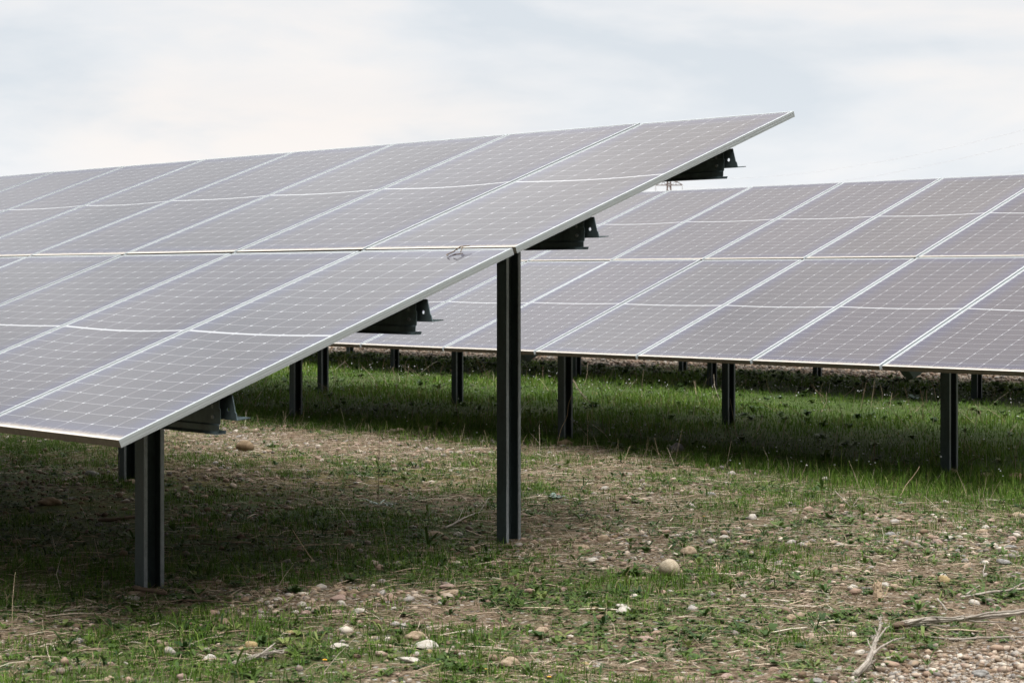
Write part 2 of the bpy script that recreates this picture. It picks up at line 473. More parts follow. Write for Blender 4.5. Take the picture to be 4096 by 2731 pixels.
def sleeve_mesh():
    """end sleeve: a plate with a slanted end and a bolt hole, foot flange turned back"""
    bm = bmesh.new()
    y0, y1 = 0.045, 0.049
    cx, cz, r = 0.016, 0.085, 0.0085
    outline = [(-0.30, 0.045), (0.075, 0.045), (0.066, 0.072), (0.060, 0.076), (0.040, 0.140), (-0.30, 0.140)]
    N = 20
    def ring_pt(a):
        return cx + r * math.cos(a), cz + r * math.sin(a)
    # points on the outline by direction from the hole
    def hit(a):
        dx, dz = math.cos(a), math.sin(a); best = 9
        for i in range(len(outline)):
            (xa, za), (xb, zb) = outline[i], outline[(i + 1) % len(outline)]
            ex, ez = xb - xa, zb - za
            den = dx * ez - dz * ex
            if abs(den) < 1e-9: continue
            tt = ((xa - cx) * ez - (za - cz) * ex) / den
            ss = ((xa - cx) * dz - (za - cz) * dx) / den
            if tt > 0 and -1e-6 <= ss <= 1 + 1e-6: best = min(best, tt)
        return cx + best * dx, cz + best * dz
    angs = sorted([2 * PI * i / N for i in range(N)] + [math.atan2(z - cz, x - cx) % (2 * PI) for x, z in outline])
    A = []
    for a in angs:
        ix, iz = ring_pt(a); ox, oz = hit(a)
        A.append([bm.verts.new((ix, y0, iz)), bm.verts.new((ox, y0, oz)), bm.verts.new((ix, y1, iz)), bm.verts.new((ox, y1, oz))])
    for i in range(len(A)):
        p, q = A[i], A[(i + 1) % len(A)]
        bm.faces.new((p[0], p[1], q[1], q[0])); bm.faces.new((p[2], q[2], q[3], p[3]))
        bm.faces.new((p[0], q[0], q[2], p[2])); bm.faces.new((p[1], p[3], q[3], q[1]))
    # foot flange with an upturned lip
    f = [(-0.30, 0.049), (0.074, 0.049), (0.078, 0.105), (-0.30, 0.105)]
    lo = [bm.verts.new((x, y, 0.045 + (y - 0.049) * 0.12)) for x, y in f]
    hi = [bm.verts.new((x, y, 0.049 + (y - 0.049) * 0.12)) for x, y in f]
    bm.faces.new(lo[::-1]); bm.faces.new(hi)
    for i in range(4):
        j = (i + 1) % 4; bm.faces.new((lo[i], lo[j], hi[j], hi[i]))
    bm.normal_update()
    me = bpy.data.meshes.new('end_sleeve'); bm.to_mesh(me); bm.free(); me.materials.append(M['purlin'])
    return me

def rafter_mesh():
    bm = bmesh.new()
    box(bm, -0.036, 0.036, 0.0, 3.35, -0.085, 0.0)
    fs = [f for f in bm.faces]
    # slant the low end
    for v in bm.verts:
        if v.co.y < 0.01 and v.co.z < -0.05: v.co.y += 0.05
    bmesh.ops.bevel(bm, geom=[e for e in bm.edges if abs(e.verts[0].co.y - e.verts[1].co.y) > 1], offset=0.012, segments=2, affect='EDGES')
    me = bpy.data.meshes.new('rafter'); bm.to_mesh(me); bm.free(); me.materials.append(M['purlin'])
    return me

SLEEVE_ME, RAFTER_ME = sleeve_mesh(), rafter_mesh()
TH_ROW = math.atan(-SL)

def make_array(origin, label, ncol=9, seed=1):
    rr = random.Random(seed)
    root = empty('solar_array', origin)
    root.rotation_euler = (0, TH_ROW, 0)
    tag(root, label, 'solar array', 'rows of solar arrays in the field')
    for k in range(ncol):
        for r in range(2):
            p = bpy.data.objects.new('solar_panel', FRAME_ME); COL.objects.link(p); p.parent = root
            s0 = r * (L_P + GY)
            x0 = -k * PITCH - W_P
            p.location = (x0, s0 * ct, s0 * st_)
            p.rotation_euler = (TILT + rr.uniform(-0.0012, 0.0012), rr.uniform(-0.0016, 0.0016), 0)
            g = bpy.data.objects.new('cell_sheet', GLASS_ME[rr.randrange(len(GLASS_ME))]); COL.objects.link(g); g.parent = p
    length = ncol * PITCH - GX
    dp = 0.164
    for s in S_PUR:
        y, z = s * ct + dp * st_, s * st_ - dp * ct
        pu = bpy.data.objects.new('purlin', PURLIN_ME); COL.objects.link(pu); pu.parent = root; pu.location = (0, y, z)
        sl = bpy.data.objects.new('end_sleeve', SLEEVE_ME); COL.objects.link(sl); sl.parent = pu; sl.location = (-0.052, 0, 0.010)
    for px_ in POST_X:
        ra = bpy.data.objects.new('rafter', RAFTER_ME); COL.objects.link(ra); ra.parent = root
        s0, dn = 0.32, 0.160
        ra.location = (px_ - 0.005, s0 * ct + dn * st_, s0 * st_ - dn * ct); ra.rotation_euler = (TILT, 0, 0)
        for s in S_POST:
            y = s * ct + 0.0
            # world ground under this post
            wx = origin[0] + px_; wy = origin[1] + y
            gz = float(plane_z(wx, wy)) - origin[2] - px_ * SL
            top = y / ct * st_ - 0.17
            h = top - gz
            key = round(h, 2)
            if key not in POST_ME: POST_ME[key] = post_mesh(key)
            po = bpy.data.objects.new('support_post', POST_ME[key]); COL.objects.link(po); po.parent = root
            po.location = (px_ + (0.020 if s == S_POST[0] and origin[1] < 1 else (0.112 if origin[1] < 1 else 0.074)), y, gz); po.rotation_euler = (0, -TH_ROW, 0)
    return root

POST_ME = {}
PURLIN_ME = purlin_mesh(-9.39, -0.032, None)
GAPT = 9 * PITCH - GX + 0.06
def org(x, y, z): return (x, y, z)
T2 = (0.016, 6.2422, 0.1742)
T3 = (0.0, 12.484, 0.354)
make_array((0, 0, 0), 'front solar array, its raised right corner standing against the sky', 9, 11)
make_array(T2, 'long middle solar array behind the front one, running out of the right of the picture', 9, 12)
make_array((T2[0] - GAPT, T2[1], T2[2] + SL * -GAPT), 'solar array hidden behind the front one except for one post in the shaded grass', 9, 13)
make_array(T3, 'far solar array, only posts seen in the grass under the right of the middle array', 9, 14)
make_array((T3[0] - GAPT, T3[1], T3[2] + SL * -GAPT), 'far solar array, only posts seen in the grass left of the tall end post', 9, 15)

# dry twig caught on the front array
def tube_np(pts, radii, nside=7, seed=0, wob=0.0):
    """returns V, quads(list), grain coords for one tapered tube"""
    r2 = np.random.default_rng(seed)
    P = np.asarray(pts, float); n = len(P)
    T = np.gradient(P, axis=0); T /= np.linalg.norm(T, axis=1)[:, None] + 1e-9
    up = np.array([0, 0, 1.0]); V = []; Gc = []
    d = 0
    for i in range(n):
        a = np.cross(T[i], up)
        if np.linalg.norm(a) < 1e-3: a = np.cross(T[i], [1, 0, 0])
        a /= np.linalg.norm(a); b = np.cross(T[i], a)
        if i: d += np.linalg.norm(P[i] - P[i - 1])
        for j in range(nside):
            an = 2 * PI * j / nside
            r = radii[i] * (1 + wob * (r2.random() - 0.5))
            V.append(P[i] + r * (math.cos(an) * a + math.sin(an) * b))
            Gc.append((math.cos(an) * 3.0 + seed, math.sin(an) * 3.0, d * 7.0))
    Q = []
    for i in range(n - 1):
        for j in range(nside):
            k = (j + 1) % nside
            Q.append((i * nside + j, i * nside + k, (i + 1) * nside + k, (i + 1) * nside + j))
    V.append(P[0]); V.append(P[-1]); Gc.append((seed, 0, 0)); Gc.append((seed, 0, d * 7.0))
    Tq = []
    m = n * nside
    for j in range(nside):
        k = (j + 1) % nside
        Tq.append((m, k, j)); Tq.append((m + 1, (n - 1) * nside + j, (n - 1) * nside + k))
    return np.array(V), np.array(Q), np.array(Tq), np.array(Gc)

def smooth_path(pts, n, wig=0.0, seed=0):
    P = np.asarray(pts, float)
    d = np.concatenate([[0], np.cumsum(np.linalg.norm(np.diff(P, axis=0), axis=1))])
    t = np.linspace(0, d[-1], n)
    out = np.stack([np.interp(t, d, P[:, i]) for i in range(3)], -1)
    if wig:
        r2 = np.random.default_rng(seed)
        w = r2.normal(0, wig, out.shape); w[0] = 0
        out = out + w
        out[1:-1] = (out[:-2] + 2 * out[1:-1] + out[2:]) / 4
    return out

def fibrous(specs, n=3, seed=1):
    """split each limb of dead wood into a few twisted strands with thin splinters along it"""
    r4 = random.Random(seed); out_ = []
    for pts, r0, r1 in specs:
        P = smooth_path(pts, 14); L_ = float(np.sum(np.linalg.norm(np.diff(P, axis=0), axis=1)))
        if r0 < 0.006: out_.append((pts, r0, r1)); continue
        ph = r4.uniform(0, 6.28)
        for k in range(n):
            t = np.linspace(0, 1, len(P)); rr = (r0 + (r1 - r0) * t) * 0.55
            an = ph + k * 2 * PI / n + t * 2.2
            off = np.stack([np.cos(an) * rr * R_[0], np.cos(an) * rr * R_[1], np.sin(an) * rr], -1)
            e = len(P) - (0 if k == 0 else r4.randrange(0, 4))
            out_.append((list((P + off)[:e]), r0 * r4.uniform(0.50, 0.66), max(r1 * 0.5, 0.0015)))
        for k in range(int(2 + L_ * 6)):
            i = r4.randrange(1, len(P) - 2); d = P[i + 1] - P[i]; d /= np.linalg.norm(d) + 1e-9
            q = P[i] + np.array([0, 0, r0 * 0.6])
            l = r4.uniform(0.02, 0.07)
            out_.append(([q, q + d * l * 0.6 + np.array([r4.gauss(0, .004), r4.gauss(0, .004), r4.uniform(0.0, 0.012)]), q + d * l + np.array([r4.gauss(0, .012), r4.gauss(0, .012), r4.uniform(-0.002, 0.02)])], r4.uniform(0.0018, 0.0032), 0.0008))
    return out_

def tubes_obj(name, specs, mat, label=None, cat=None, group=None, nside=7, wob=0.25, parent=None):
    if name in ('driftwood', 'fallen_branch'): specs = fibrous(specs, 3, len(specs))
    """specs: list of (points, r0, r1)"""
    Vs, Qs, Ts, Gs = [], [], [], []; off = 0
    for i, (pts, r0, r1) in enumerate(specs):
        n = max(4, min(26, int(np.sum(np.linalg.norm(np.diff(np.asarray(pts, float), axis=0), axis=1)) / (max(r0, 0.003) * 3)) + 4))
        P = smooth_path(pts, n, wig=min(r0 * 0.35, 0.006), seed=i + 3)
        V, Q, T, Gc = tube_np(P, np.linspace(r0, r1, n), nside, seed=i + len(name), wob=wob)
        Vs.append(V); Qs.append(Q + off); Ts.append(T + off); Gs.append(Gc); off += len(V)
    V = np.concatenate(Vs); c = V.mean(0) * 0
    base = np.array([V[:, 0].mean(), V[:, 1].mean(), V[:, 2].min()])
    o = np_mesh(name, V - base, [np.concatenate(Qs), np.concatenate(Ts)], mat, smooth=True, parent=parent)
    o.location = base
    a = o.data.attributes.new('grain', 'FLOAT_VECTOR', 'POINT')
    a.data.foreach_set('vector', np.concatenate(Gs).astype(np.float32).ravel())
    if label: tag(o, label, cat, group)
    return o

def on_panel(x, s, n):
    v = Vector((x, s * ct - n * st_, s * st_ + n * ct))
    return np.array(Matrix.Rotation(TH_ROW, 4, 'Y') @ v)
tq = lambda a, b, n: on_panel(-0.285 + a, 2.055 + b, n)
tubes_obj('dry_twig', [([tq(-0.045, 0.0, 0.004), tq(-0.03, 0.03, 0.016), tq(0.0, 0.02, 0.020), tq(0.02, -0.02, 0.006)], 0.0028, 0.002),
    ([tq(-0.045, 0.0, 0.004), tq(-0.05, -0.045, 0.004), tq(-0.02, -0.06, 0.006)], 0.0028, 0.0018), ([tq(0.0, 0.02, 0.02), tq(0.03, 0.035, 0.018)], 0.0024, 0.0015),
    ([tq(0.005, -0.055, 0.004), tq(0.03, -0.06, 0.010), tq(0.045, -0.03, 0.004)], 0.0026, 0.0016)],
    M['wood_dark'], 'small dark curled twig caught on the front array below its middle seam', 'twig')

# ------------------------------------------------------------------ ground
_lat = np.random.default_rng(99).random((256, 256))
def vnoise(x, y, sc, ox=0.0):
    x = np.asarray(x) * sc + 51.3 + ox; y = np.asarray(y) * sc + 17.7 + ox * 1.7
    out = 0; amp = 0.5; tot = 0
    for o_ in range(4):
        xi = np.floor(x).astype(int); yi = np.floor(y).astype(int); fx = x - xi; fy = y - yi
        fx = fx * fx * (3 - 2 * fx); fy = fy * fy * (3 - 2 * fy)
        g = lambda a, b: _lat[(xi + a) & 255, (yi + b) & 255]
        out = out + amp * ((g(0, 0) * (1 - fx) + g(1, 0) * fx) * (1 - fy) + (g(0, 1) * (1 - fx) + g(1, 1) * fx) * fy)
        tot += amp; amp *= 0.5; x = x * 2.03 + 7.1; y = y * 2.03 + 3.3
    return out / tot

def cover_fields(x, y):
    """how grassy / gravelly / mossy the field is at world points, from the photograph's own map of it"""
    z = plane_z(x, y)
    u, v, dep = pix(x, y, z)
    n1 = np.sin(2.3 * x + 1.1 * y) * np.sin(1.9 * y - 0.8 * x + 2) * 0.5 + 0.5
    n2 = np.sin(5.9 * x - 3.1 * y + 1) * np.sin(4.7 * y + 2.7 * x) * 0.5 + 0.5
    sstep = lambda a, lo, hi: (lambda t: t * t * (3 - 2 * t))(np.clip((a - lo) / (hi - lo), 0, 1))
    pg, pw, pl = vnoise(x, y, 1.5), vnoise(x, y, 1.9, 31.0), vnoise(x, y, 1.7, 77.0)
    def bl(cu, cv, ru, rv): return np.exp(-(((u - cu) / ru) ** 2 + ((v - cv) / rv) ** 2))
    sm = lambda a, lo, hi: np.clip((a - lo) / (hi - lo), 0, 1)
    edge = 6.45 + 0.35 * (n1 - 0.5) + 0.25 * (n2 - 0.5) - 0.45 * sm(u, 2600, 3600) - 0.15 * sm(u, 1600, 900)
    lush = sm(y, edge - 0.45 - 0.9 * sm(u, 2500, 3600) * pg, edge + 0.45) * (1 - sm(y, 15.0 + n1 * 0.6, 15.9 + n1 * 0.6))
    grass = lush.copy()
    near = 1 - sm(y, edge - 0.8, edge - 0.1)
    strip = bl(1000, 2290, 700, 75) + bl(120, 2330, 420, 120) + 0.8 * bl(1650, 2230, 300, 70) + 0.6 * bl(1500, 1870, 600, 50) \
        + 0.5 * bl(3200, 1960, 900, 60) + 0.35 * bl(1250, 2040, 300, 90) + 1.0 * bl(120, 1790, 560, 60) + 0.35 * bl(2200, 1990, 250, 60) + 0.55 * bl(3700, 1905, 500, 45)
    patch = sstep(pg, 0.50, 0.62) * (0.75 + 0.25 * n2)
    gz = np.clip(1 - 1.2 * (bl(2420, 2170, 420, 75) + bl(1260, 2400, 420, 55) + bl(3850, 2190, 480, 80)) - 0.9 * bl(1700, 1780, 900, 50), 0, 1)
    grass = np.maximum(grass, near * np.clip(strip, 0, 1) * (0.55 + 0.6 * n2))
    grass = np.maximum(grass, near * patch * gz * 0.85)
    gravel = 0.38 + 0.9 * bl(2420, 2170, 420, 75) + 1.0 * bl(1260, 2400, 420, 60) + 0.9 * bl(3850, 2190, 480, 90) \
        + 0.6 * bl(3100, 2320, 380, 50) + 0.8 * bl(300, 1950, 600, 130) + 0.7 * bl(900, 2010, 400, 100) + 0.6 * bl(1700, 1790, 950, 55) + 0.8 * bl(3950, 1900, 260, 50)
    corner = sm((u - 2700) * 0.22 + (v - 2731) * 1.0, 90, 190)      # gravel track in the near right corner
    gravel = gravel * (1 - 0.85 * lush) + 2.0 * corner
    far = sm(y, 15.2 + n1 * 0.6, 16.0 + n1 * 0.6)
    gravel = gravel * (0.45 + 0.95 * sstep(vnoise(x, y, 2.2, 140.0), 0.38, 0.62))
    gravel = np.maximum(np.maximum(gravel, far * 1.6), 1.7 * corner)
    weeds = (0.40 + 0.35 * n1 + 0.45 * bl(2900, 2350, 1100, 170) + 0.5 * bl(1700, 2480, 700, 130) + 0.5 * bl(400, 2550, 600, 150) + 0.4 * bl(3000, 2120, 700, 100)) * (1 - corner * 0.93) * (1 - 0.8 * lush) * (1 - far)
    weeds = weeds * (0.42 + 1.0 * sstep(pw, 0.36, 0.60))
    weeds = weeds * (1 - 0.72 * np.clip(bl(1500, 1780, 1200, 70) + bl(500, 1960, 600, 160) + bl(1260, 2400, 380, 50), 0, 1))
    litter = (0.80 + 0.8 * bl(1600, 1790, 1200, 80) + 0.9 * bl(2300, 2100, 900, 110) + 0.6 * bl(1500, 2340, 900, 60) + 0.4 * bl(3300, 2020, 800, 90)) * (1 - 0.85 * lush) * (1 - 0.8 * corner) * (1 - far * 0.8)
    moss_shade = np.clip((0.9 - np.abs((y - 2.2) / 1.9)) * 2.2, 0, 1) * np.clip((-0.5 - x) / 0.8, 0, 1)  # moss under the front array and its shadow, painted into soil and pebbles
    litter = litter * (0.35 + 1.15 * sstep(pl, 0.36, 0.62)) * (1 - 0.7 * moss_shade)
    moss = 1.3 * bl(900, 1890, 520, 70) + 0.9 * bl(1500, 1900, 500, 60) + 0.8 * bl(250, 1800, 400, 50) + 0.4 * bl(300, 2030, 400, 60)
    return dict(lush=lush, grass=np.clip(grass, 0, 1), gravel=np.clip(gravel, 0, 2), weeds=np.clip(weeds, 0, 1.3), litter=np.clip(litter, 0, 1.5), corner=corner, moss=np.clip(moss, 0, 1), moss_shade=moss_shade, pg=pg, pw=pw, far=far, u=u, v=v, dep=dep)

def axis(lo, hi, f0, f1, fine, mid0, mid1, mid):
    a = list(np.arange(f0, f1, fine))
    left = list(np.arange(mid0, f0, mid)); right = list(np.arange(f1, mid1, mid))
    s, x = mid, mid0; L_ = []
    while x > lo: s *= 1.35; x -= s; L_.append(x)
    s, x = mid, mid1; R2 = []
    while x < hi: s *= 1.35; x += s; R2.append(x)
    return np.array(L_[::-1] + left + a + right + R2)

gx_ = axis(-900, 700, -9.5, 3.6, 0.045, -24, 8, 0.22)
gy_ = axis(-300, 1500, -1.2, 7.6, 0.045, -5, 26, 0.22)
GXX, GYY = np.meshgrid(gx_, gy_, indexing='ij')
GZ = H(GXX, GYY)
V = np.stack([GXX, GYY, GZ], -1).reshape(-1, 3)
ii = np.arange(V.shape[0]).reshape(len(gx_), len(gy_))
Q = np.stack([ii[:-1, :-1], ii[1:, :-1], ii[1:, 1:], ii[:-1, 1:]], -1).reshape(-1, 4)
ground = np_mesh('ground', V, [Q], M['ground'], smooth=True)
cf = cover_fields(V[:, 0], V[:, 1])
ca = ground.data.attributes.new('cover', 'FLOAT_COLOR', 'POINT')
gr_ = np.clip(np.maximum(np.maximum(cf['lush'] * 0.95, 0.85 * cf['moss_shade']), 0.8 * cf['grass'] + 0.25 * np.clip(cf['weeds'] - 0.3, 0, 1)), 0, 1)  # moss green also deepens the front array's painted shadow
ca.data.foreach_set('color', np.stack([gr_, np.clip(cf['gravel'] / 1.6, 0, 1), cf['moss'], np.ones(len(V))], -1).astype(np.float32).ravel())
ground['kind'] = 'structure'; ground['label'] = 'stony field of soil, moss and gravel'

# ------------------------------------------------------------------ scattered ground cover (uncountable)
def scatter(n, x0, x1, y0, y1):
    x = rng.uniform(x0, x1, n); y = rng.uniform(y0, y1, n)
    u, v, dep = pix(x, y, plane_z(x, y))
    keep = (u > -450) & (u < 4550) & (v < 2950) & (v > 1300)
    return x[keep], y[keep]

def blades(x, y, h, w, lean, tint, name=None):
    """bent three-point grass blades; returns V, quads, tris, tint per vertex"""
    n = len(x); z = H(x, y) - 0.004
    a = rng.uniform(0, 2 * PI, n); fa = a + rng.uniform(-0.6, 0.6, n) + PI / 2
    dx, dy = np.cos(a), np.sin(a); wx, wy = np.cos(fa) * w / 2, np.sin(fa) * w / 2
    b = np.stack([x, y, z], -1)
    m = b + np.stack([dx * lean * h * 0.30, dy * lean * h * 0.30, h * 0.55], -1)
    t = b + np.stack([dx * lean * h, dy * lean * h, h * (1 - 0.28 * np.minimum(lean, 1.5))], -1)
    W = np.stack([wx, wy, np.zeros(n)], -1)
    V = np.stack([b - W, b + W, m + W * 0.8, m - W * 0.8, t], 1).reshape(-1, 3)
    k = np.arange(n)[:, None] * 5
    return V, k + np.array([0, 1, 2, 3]), k + np.array([3, 2, 4]), np.repeat(tint, 5)

def join(parts):
    Vs, Qs, Ts, tt = [], [], [], []; off = 0
    for V, Q, T, t in parts:
        Vs.append(V); tt.append(t)
        if len(Q): Qs.append(Q + off)
        if len(T): Ts.append(T + off)
        off += len(V)
    fs = []
    if Qs: fs.append(np.concatenate(Qs))
    if Ts: fs.append(np.concatenate(Ts))
    return np.concatenate(Vs), fs, np.concatenate(tt)

def clump(x, y, m, spread):
    """turn seeds into tufts"""
    n = len(x)
    return np.repeat(x, m) + rng.normal(0, spread, n * m), np.repeat(y, m) + rng.normal(0, spread, n * m)

parts = []
# near tufts
x, y = scatter(48000, -10, 3.4, -1.2, 7.4)
f = cover_fields(x, y); k = rng.random(len(x)) < f['grass'] * 0.85 + 0.03 + 0.04 * f['weeds']
x, y, fg = x[k], y[k], f['grass'][k]
m = 11
sz = np.repeat(rng.uniform(0.55, 1.25, len(x)) * (0.6 + 0.55 * fg), m); hue = np.repeat(rng.normal(0.48, 0.15, len(x)), m)
x, y = clump(x, y, m, 0.024)
n = len(x)
dead = rng.random(n) < 0.05
tint = np.where(dead, rng.uniform(0.92, 1, n), np.clip(hue + rng.normal(0, 0.12, n), 0, 0.89))
parts.append(blades(x, y, rng.uniform(0.022, 0.072, n) * sz, rng.uniform(0.0022, 0.0046, n), rng.uniform(0.1, 1.0, n), tint))
# meadow under and between the far arrays
x, y = scatter(330000, -22, 3, 5.6, 16.6)
f = cover_fields(x, y)
pn = np.clip((vnoise(x, y, 0.9, 11.0) - 0.3) * 2.5, 0, 1)
k = rng.random(len(x)) < f['lush'] * (0.55 + 0.45 * pn) * np.clip(12.0 / f['dep'], 0.5, 1.0)
x, y, dep, pn = x[k], y[k], f['dep'][k], pn[k]
n = len(x)
tall = np.exp(-((y - 14.6) / 0.7) ** 2) * 0.02
ed_ = f['lush'][k]
hh = (0.45 + 0.55 * ed_) * (rng.gamma(5.0, 0.0125, n) * (0.40 + 0.75 * pn ** 1.5) * np.clip(1.25 - (y - 7) * 0.06, 0.55, 1.2) + tall * rng.random(n))
dead = rng.random(n) < 0.025
tint = np.where(dead, rng.uniform(0.92, 1, n), np.clip(0.60 + 0.28 * (pn - 0.5) + rng.normal(0, 0.14, n), 0, 0.9))
parts.append(blades(x, y, hh, 0.0045 * (dep / 11) * rng.uniform(0.7, 1.3, n), rng.uniform(0.05, 0.8, n), tint))
V, fs, tt = join(parts)
o = np_mesh('grass', V, fs, M['grass'], tt, smooth=True)
tag(o, 'green grass growing in tufts and under the arrays', 'grass', kind='stuff')

# tiny white flower heads in the meadow and weed leaves
def leaf_set(cx, cy, cz, nleaf, length, width, lift, tint, jit=0.25, seg=3):
    """rosettes of arched leaves at points; arrays per rosette. returns V,Q,T,t"""
    n = len(cx); N = n * nleaf
    rep = lambda q: np.repeat(q, nleaf)
    a = (np.tile(np.arange(nleaf) * 2.399, n) + np.repeat(rng.uniform(0, 6.28, n), nleaf)) + rng.normal(0, 0.25, N)
    Lf = rep(length) * rng.uniform(0.6, 1.1, N); Wd = rep(width) * rng.uniform(0.75, 1.15, N)
    li = np.clip(rep(lift) + rng.normal(0, jit, N), 0.02, 1.5)
    d = np.stack([np.cos(a), np.sin(a), np.zeros(N)], -1); s = np.stack([-np.sin(a), np.cos(a), np.zeros(N)], -1)
    base = np.stack([rep(cx), rep(cy), rep(cz)], -1)
    prof = [0.30, 0.95, 0.85, 0.0]
    rows = []
    for i, tpos in enumerate((0.06, 0.40, 0.75, 1.0)):
        hgt = np.sin(np.minimum(tpos * 1.25, 1.3)) * li * Lf * 0.75 - (tpos ** 3) * Lf * 0.12
        c = base + d * (Lf * tpos * np.cos(np.minimum(li, 1.2) * 0.7))[:, None]; c[:, 2] += hgt
        if i < 3:
            wv = s * (Wd * prof[i] / 2)[:, None]
            tl = np.zeros((N, 3)); tl[:, 2] = Wd * prof[i] * 0.16
            rows += [c - wv + tl, c + wv + tl]
        else: rows.append(c)
    V = np.stack(rows, 1).reshape(-1, 3)
    k = np.arange(N)[:, None] * 7
    Q = np.concatenate([k + np.array([0, 1, 3, 2]), k + np.array([2, 3, 5, 4])])
    T = k + np.array([4, 5, 6])
    return V, Q, T, np.repeat(np.clip(rep(tint) + rng.normal(0, 0.10, N), 0, 1), 7)

parts = []
x, y = scatter(92000, -10, 3.4, -1.3, 7.6)
f = cover_fields(x, y); cl = np.sin(3.1 * x + 1.7 * y + .5) * np.sin(2.6 * y - 2.2 * x) * 0.5 + 0.5
k = rng.random(len(x)) < f['weeds'] * (0.30 + 0.70 * cl) * 0.85
x, y, cl = x[k], y[k], cl[k]; n = len(x)
parts.append(leaf_set(x, y, H(x, y) - 0.002, 7, rng.gamma(4, 0.0078, n), rng.gamma(5, 0.0024, n), rng.uniform(0.12, 0.9, n), rng.normal(0.45, 0.26, n)))
# small creeping leaves
x, y = scatter(150000, -9, 3.4, -1.3, 7.0)
f = cover_fields(x, y); cl = np.sin(4.3 * x - 2.7 * y + .5) * np.sin(3.6 * y + 3.2 * x) * 0.5 + 0.5
k = rng.random(len(x)) < f['weeds'] * cl * 0.5
x, y = x[k], y[k]; n = len(x)
parts.append(leaf_set(x, y, H(x, y) + rng.uniform(0, 0.012, n), 4, rng.uniform(0.010, 0.022, n), rng.uniform(0.007, 0.014, n), rng.uniform(0.1, 0.6, n), rng.normal(0.62, 0.18, n)))
# broad low plants in the meadow and the dark shrubby strip along the far array
x, y = scatter(7000, -22, 3, 6.6, 16.2)
f = cover_fields(x, y)
k = rng.random(len(x)) < f['lush'] * (0.16 + 0.84 * np.exp(-((y - 14.7) / 0.7) ** 2))
x, y = x[k], y[k]; n = len(x)
bush = np.exp(-((y - 14.7) / 0.7) ** 2)
parts.append(leaf_set(x, y, H(x, y) + rng.random(n) * 0.05 * bush, 9, 0.04 + 0.04 * rng.random(n) + 0.02 * bush, 0.028 + 0.03 * rng.random(n), rng.uniform(0.3, 1.1, n), rng.normal(0.52, 0.2, n)))
V, fs, tt = join(parts)
o = np_mesh('weeds', V, fs, M['weed'], tt, smooth=True)
tag(o, 'low broad-leaved weeds spread between the stones', 'weeds', kind='stuff')

# dry stems and straw lying about
def stems(x, y, L_, r, pitch, tint, z0):
    n = len(x); a = rng.uniform(0, 2 * PI, n)
    d = np.stack([np.cos(a) * np.cos(pitch), np.sin(a) * np.cos(pitch), np.sin(pitch)], -1)
    s = np.stack([-np.sin(a), np.cos(a), np.zeros(n)], -1); up = np.cross(d, s)
    z = H(x, y) + z0
    b = np.stack([x, y, z], -1); e = b + d * L_[:, None]
    lie = pitch < 0.3
    e[:, 2] = np.where(lie, np.maximum(H(e[:, 0], e[:, 1]) + z0 * 0.6 + 0.002, e[:, 2] * 0.5 + (H(e[:, 0], e[:, 1]) + z0) * 0.5), e[:, 2])
    mid = (b + e) / 2 + s * (L_ * rng.normal(0, 0.06, n))[:, None]; mid[:, 2] += L_ * 0.03
    V = []
    for q, rr in ((b, r), (mid, r * 0.9), (e, r * 0.55)):
        for an in (0, 2.094, 4.189):
            V.append(q + s * (math.cos(an) * rr)[:, None] + up * (math.sin(an) * rr)[:, None])
    V = np.stack(V, 1).reshape(-1, 3)
    k = np.arange(n)[:, None] * 9
    Q = np.concatenate([k + np.array([i * 3 + j, i * 3 + (j + 1) % 3, (i + 1) * 3 + (j + 1) % 3, (i + 1) * 3 + j]) for i in (0, 1) for j in range(3)])
    return V, Q, np.zeros((0, 3), int), np.repeat(np.clip(tint, 0, 1), 9)
parts = []
x, y = scatter(240000, -10, 3.4, -1.3, 7.4)
f = cover_fields(x, y); cl = np.sin(2.1 * x + 3.7 * y + 1.5) * np.sin(3.2 * y - 1.2 * x) * 0.5 + 0.5
k = rng.random(len(x)) < f['litter'] * (0.3 + 0.7 * cl) * 0.62
x, y = x[k], y[k]; n = len(x)
parts.append(stems(x, y, rng.gamma(2.4, 0.026, n), rng.uniform(0.0006, 0.0016, n), np.abs(rng.normal(0, 0.09, n)), rng.normal(0.47, 0.25, n), rng.uniform(0.001, 0.014, n)))
# thicker dead stalks
k = rng.random(n) < 0.075; xs_, ys_ = x[k], y[k]; n2 = len(xs_)
parts.append(stems(xs_, ys_, rng.uniform(0.05, 0.22, n2), rng.uniform(0.0016, 0.0036, n2), np.abs(rng.normal(0, 0.05, n2)), rng.normal(0.6, 0.2, n2), np.full(n2, 0.006)))
# standing straws
x, y = scatter(9000, -9, 3.4, -1.2, 9.0)
f = cover_fields(x, y); k = rng.random(len(x)) < 0.05 + 0.12 * f['litter'] * (y < 6.6) + 0.45 * np.exp(-((y - 6.1) / 0.45) ** 2)
x, y = x[k], y[k]; n = len(x)
parts.append(stems(x, y, rng.gamma(4, 0.026, n), rng.uniform(0.0008, 0.0016, n), rng.uniform(0.7, 1.5, n), rng.normal(0.62, 0.2, n), np.zeros(n)))
x, y = scatter(900, -20, 2, 7.0, 15.5); n = len(x)
parts.append(stems(x, y, rng.uniform(0.12, 0.34, n), rng.uniform(0.0018, 0.003, n), rng.uniform(0.5, 1.5, n), rng.normal(0.5, 0.25, n), np.zeros(n)))
V, fs, tt = join(parts)
o = np_mesh('dry_litter', V, fs, M['straw'], tt)
tag(o, 'dry straw and dead stems strewn over the ground', 'straw', kind='stuff')

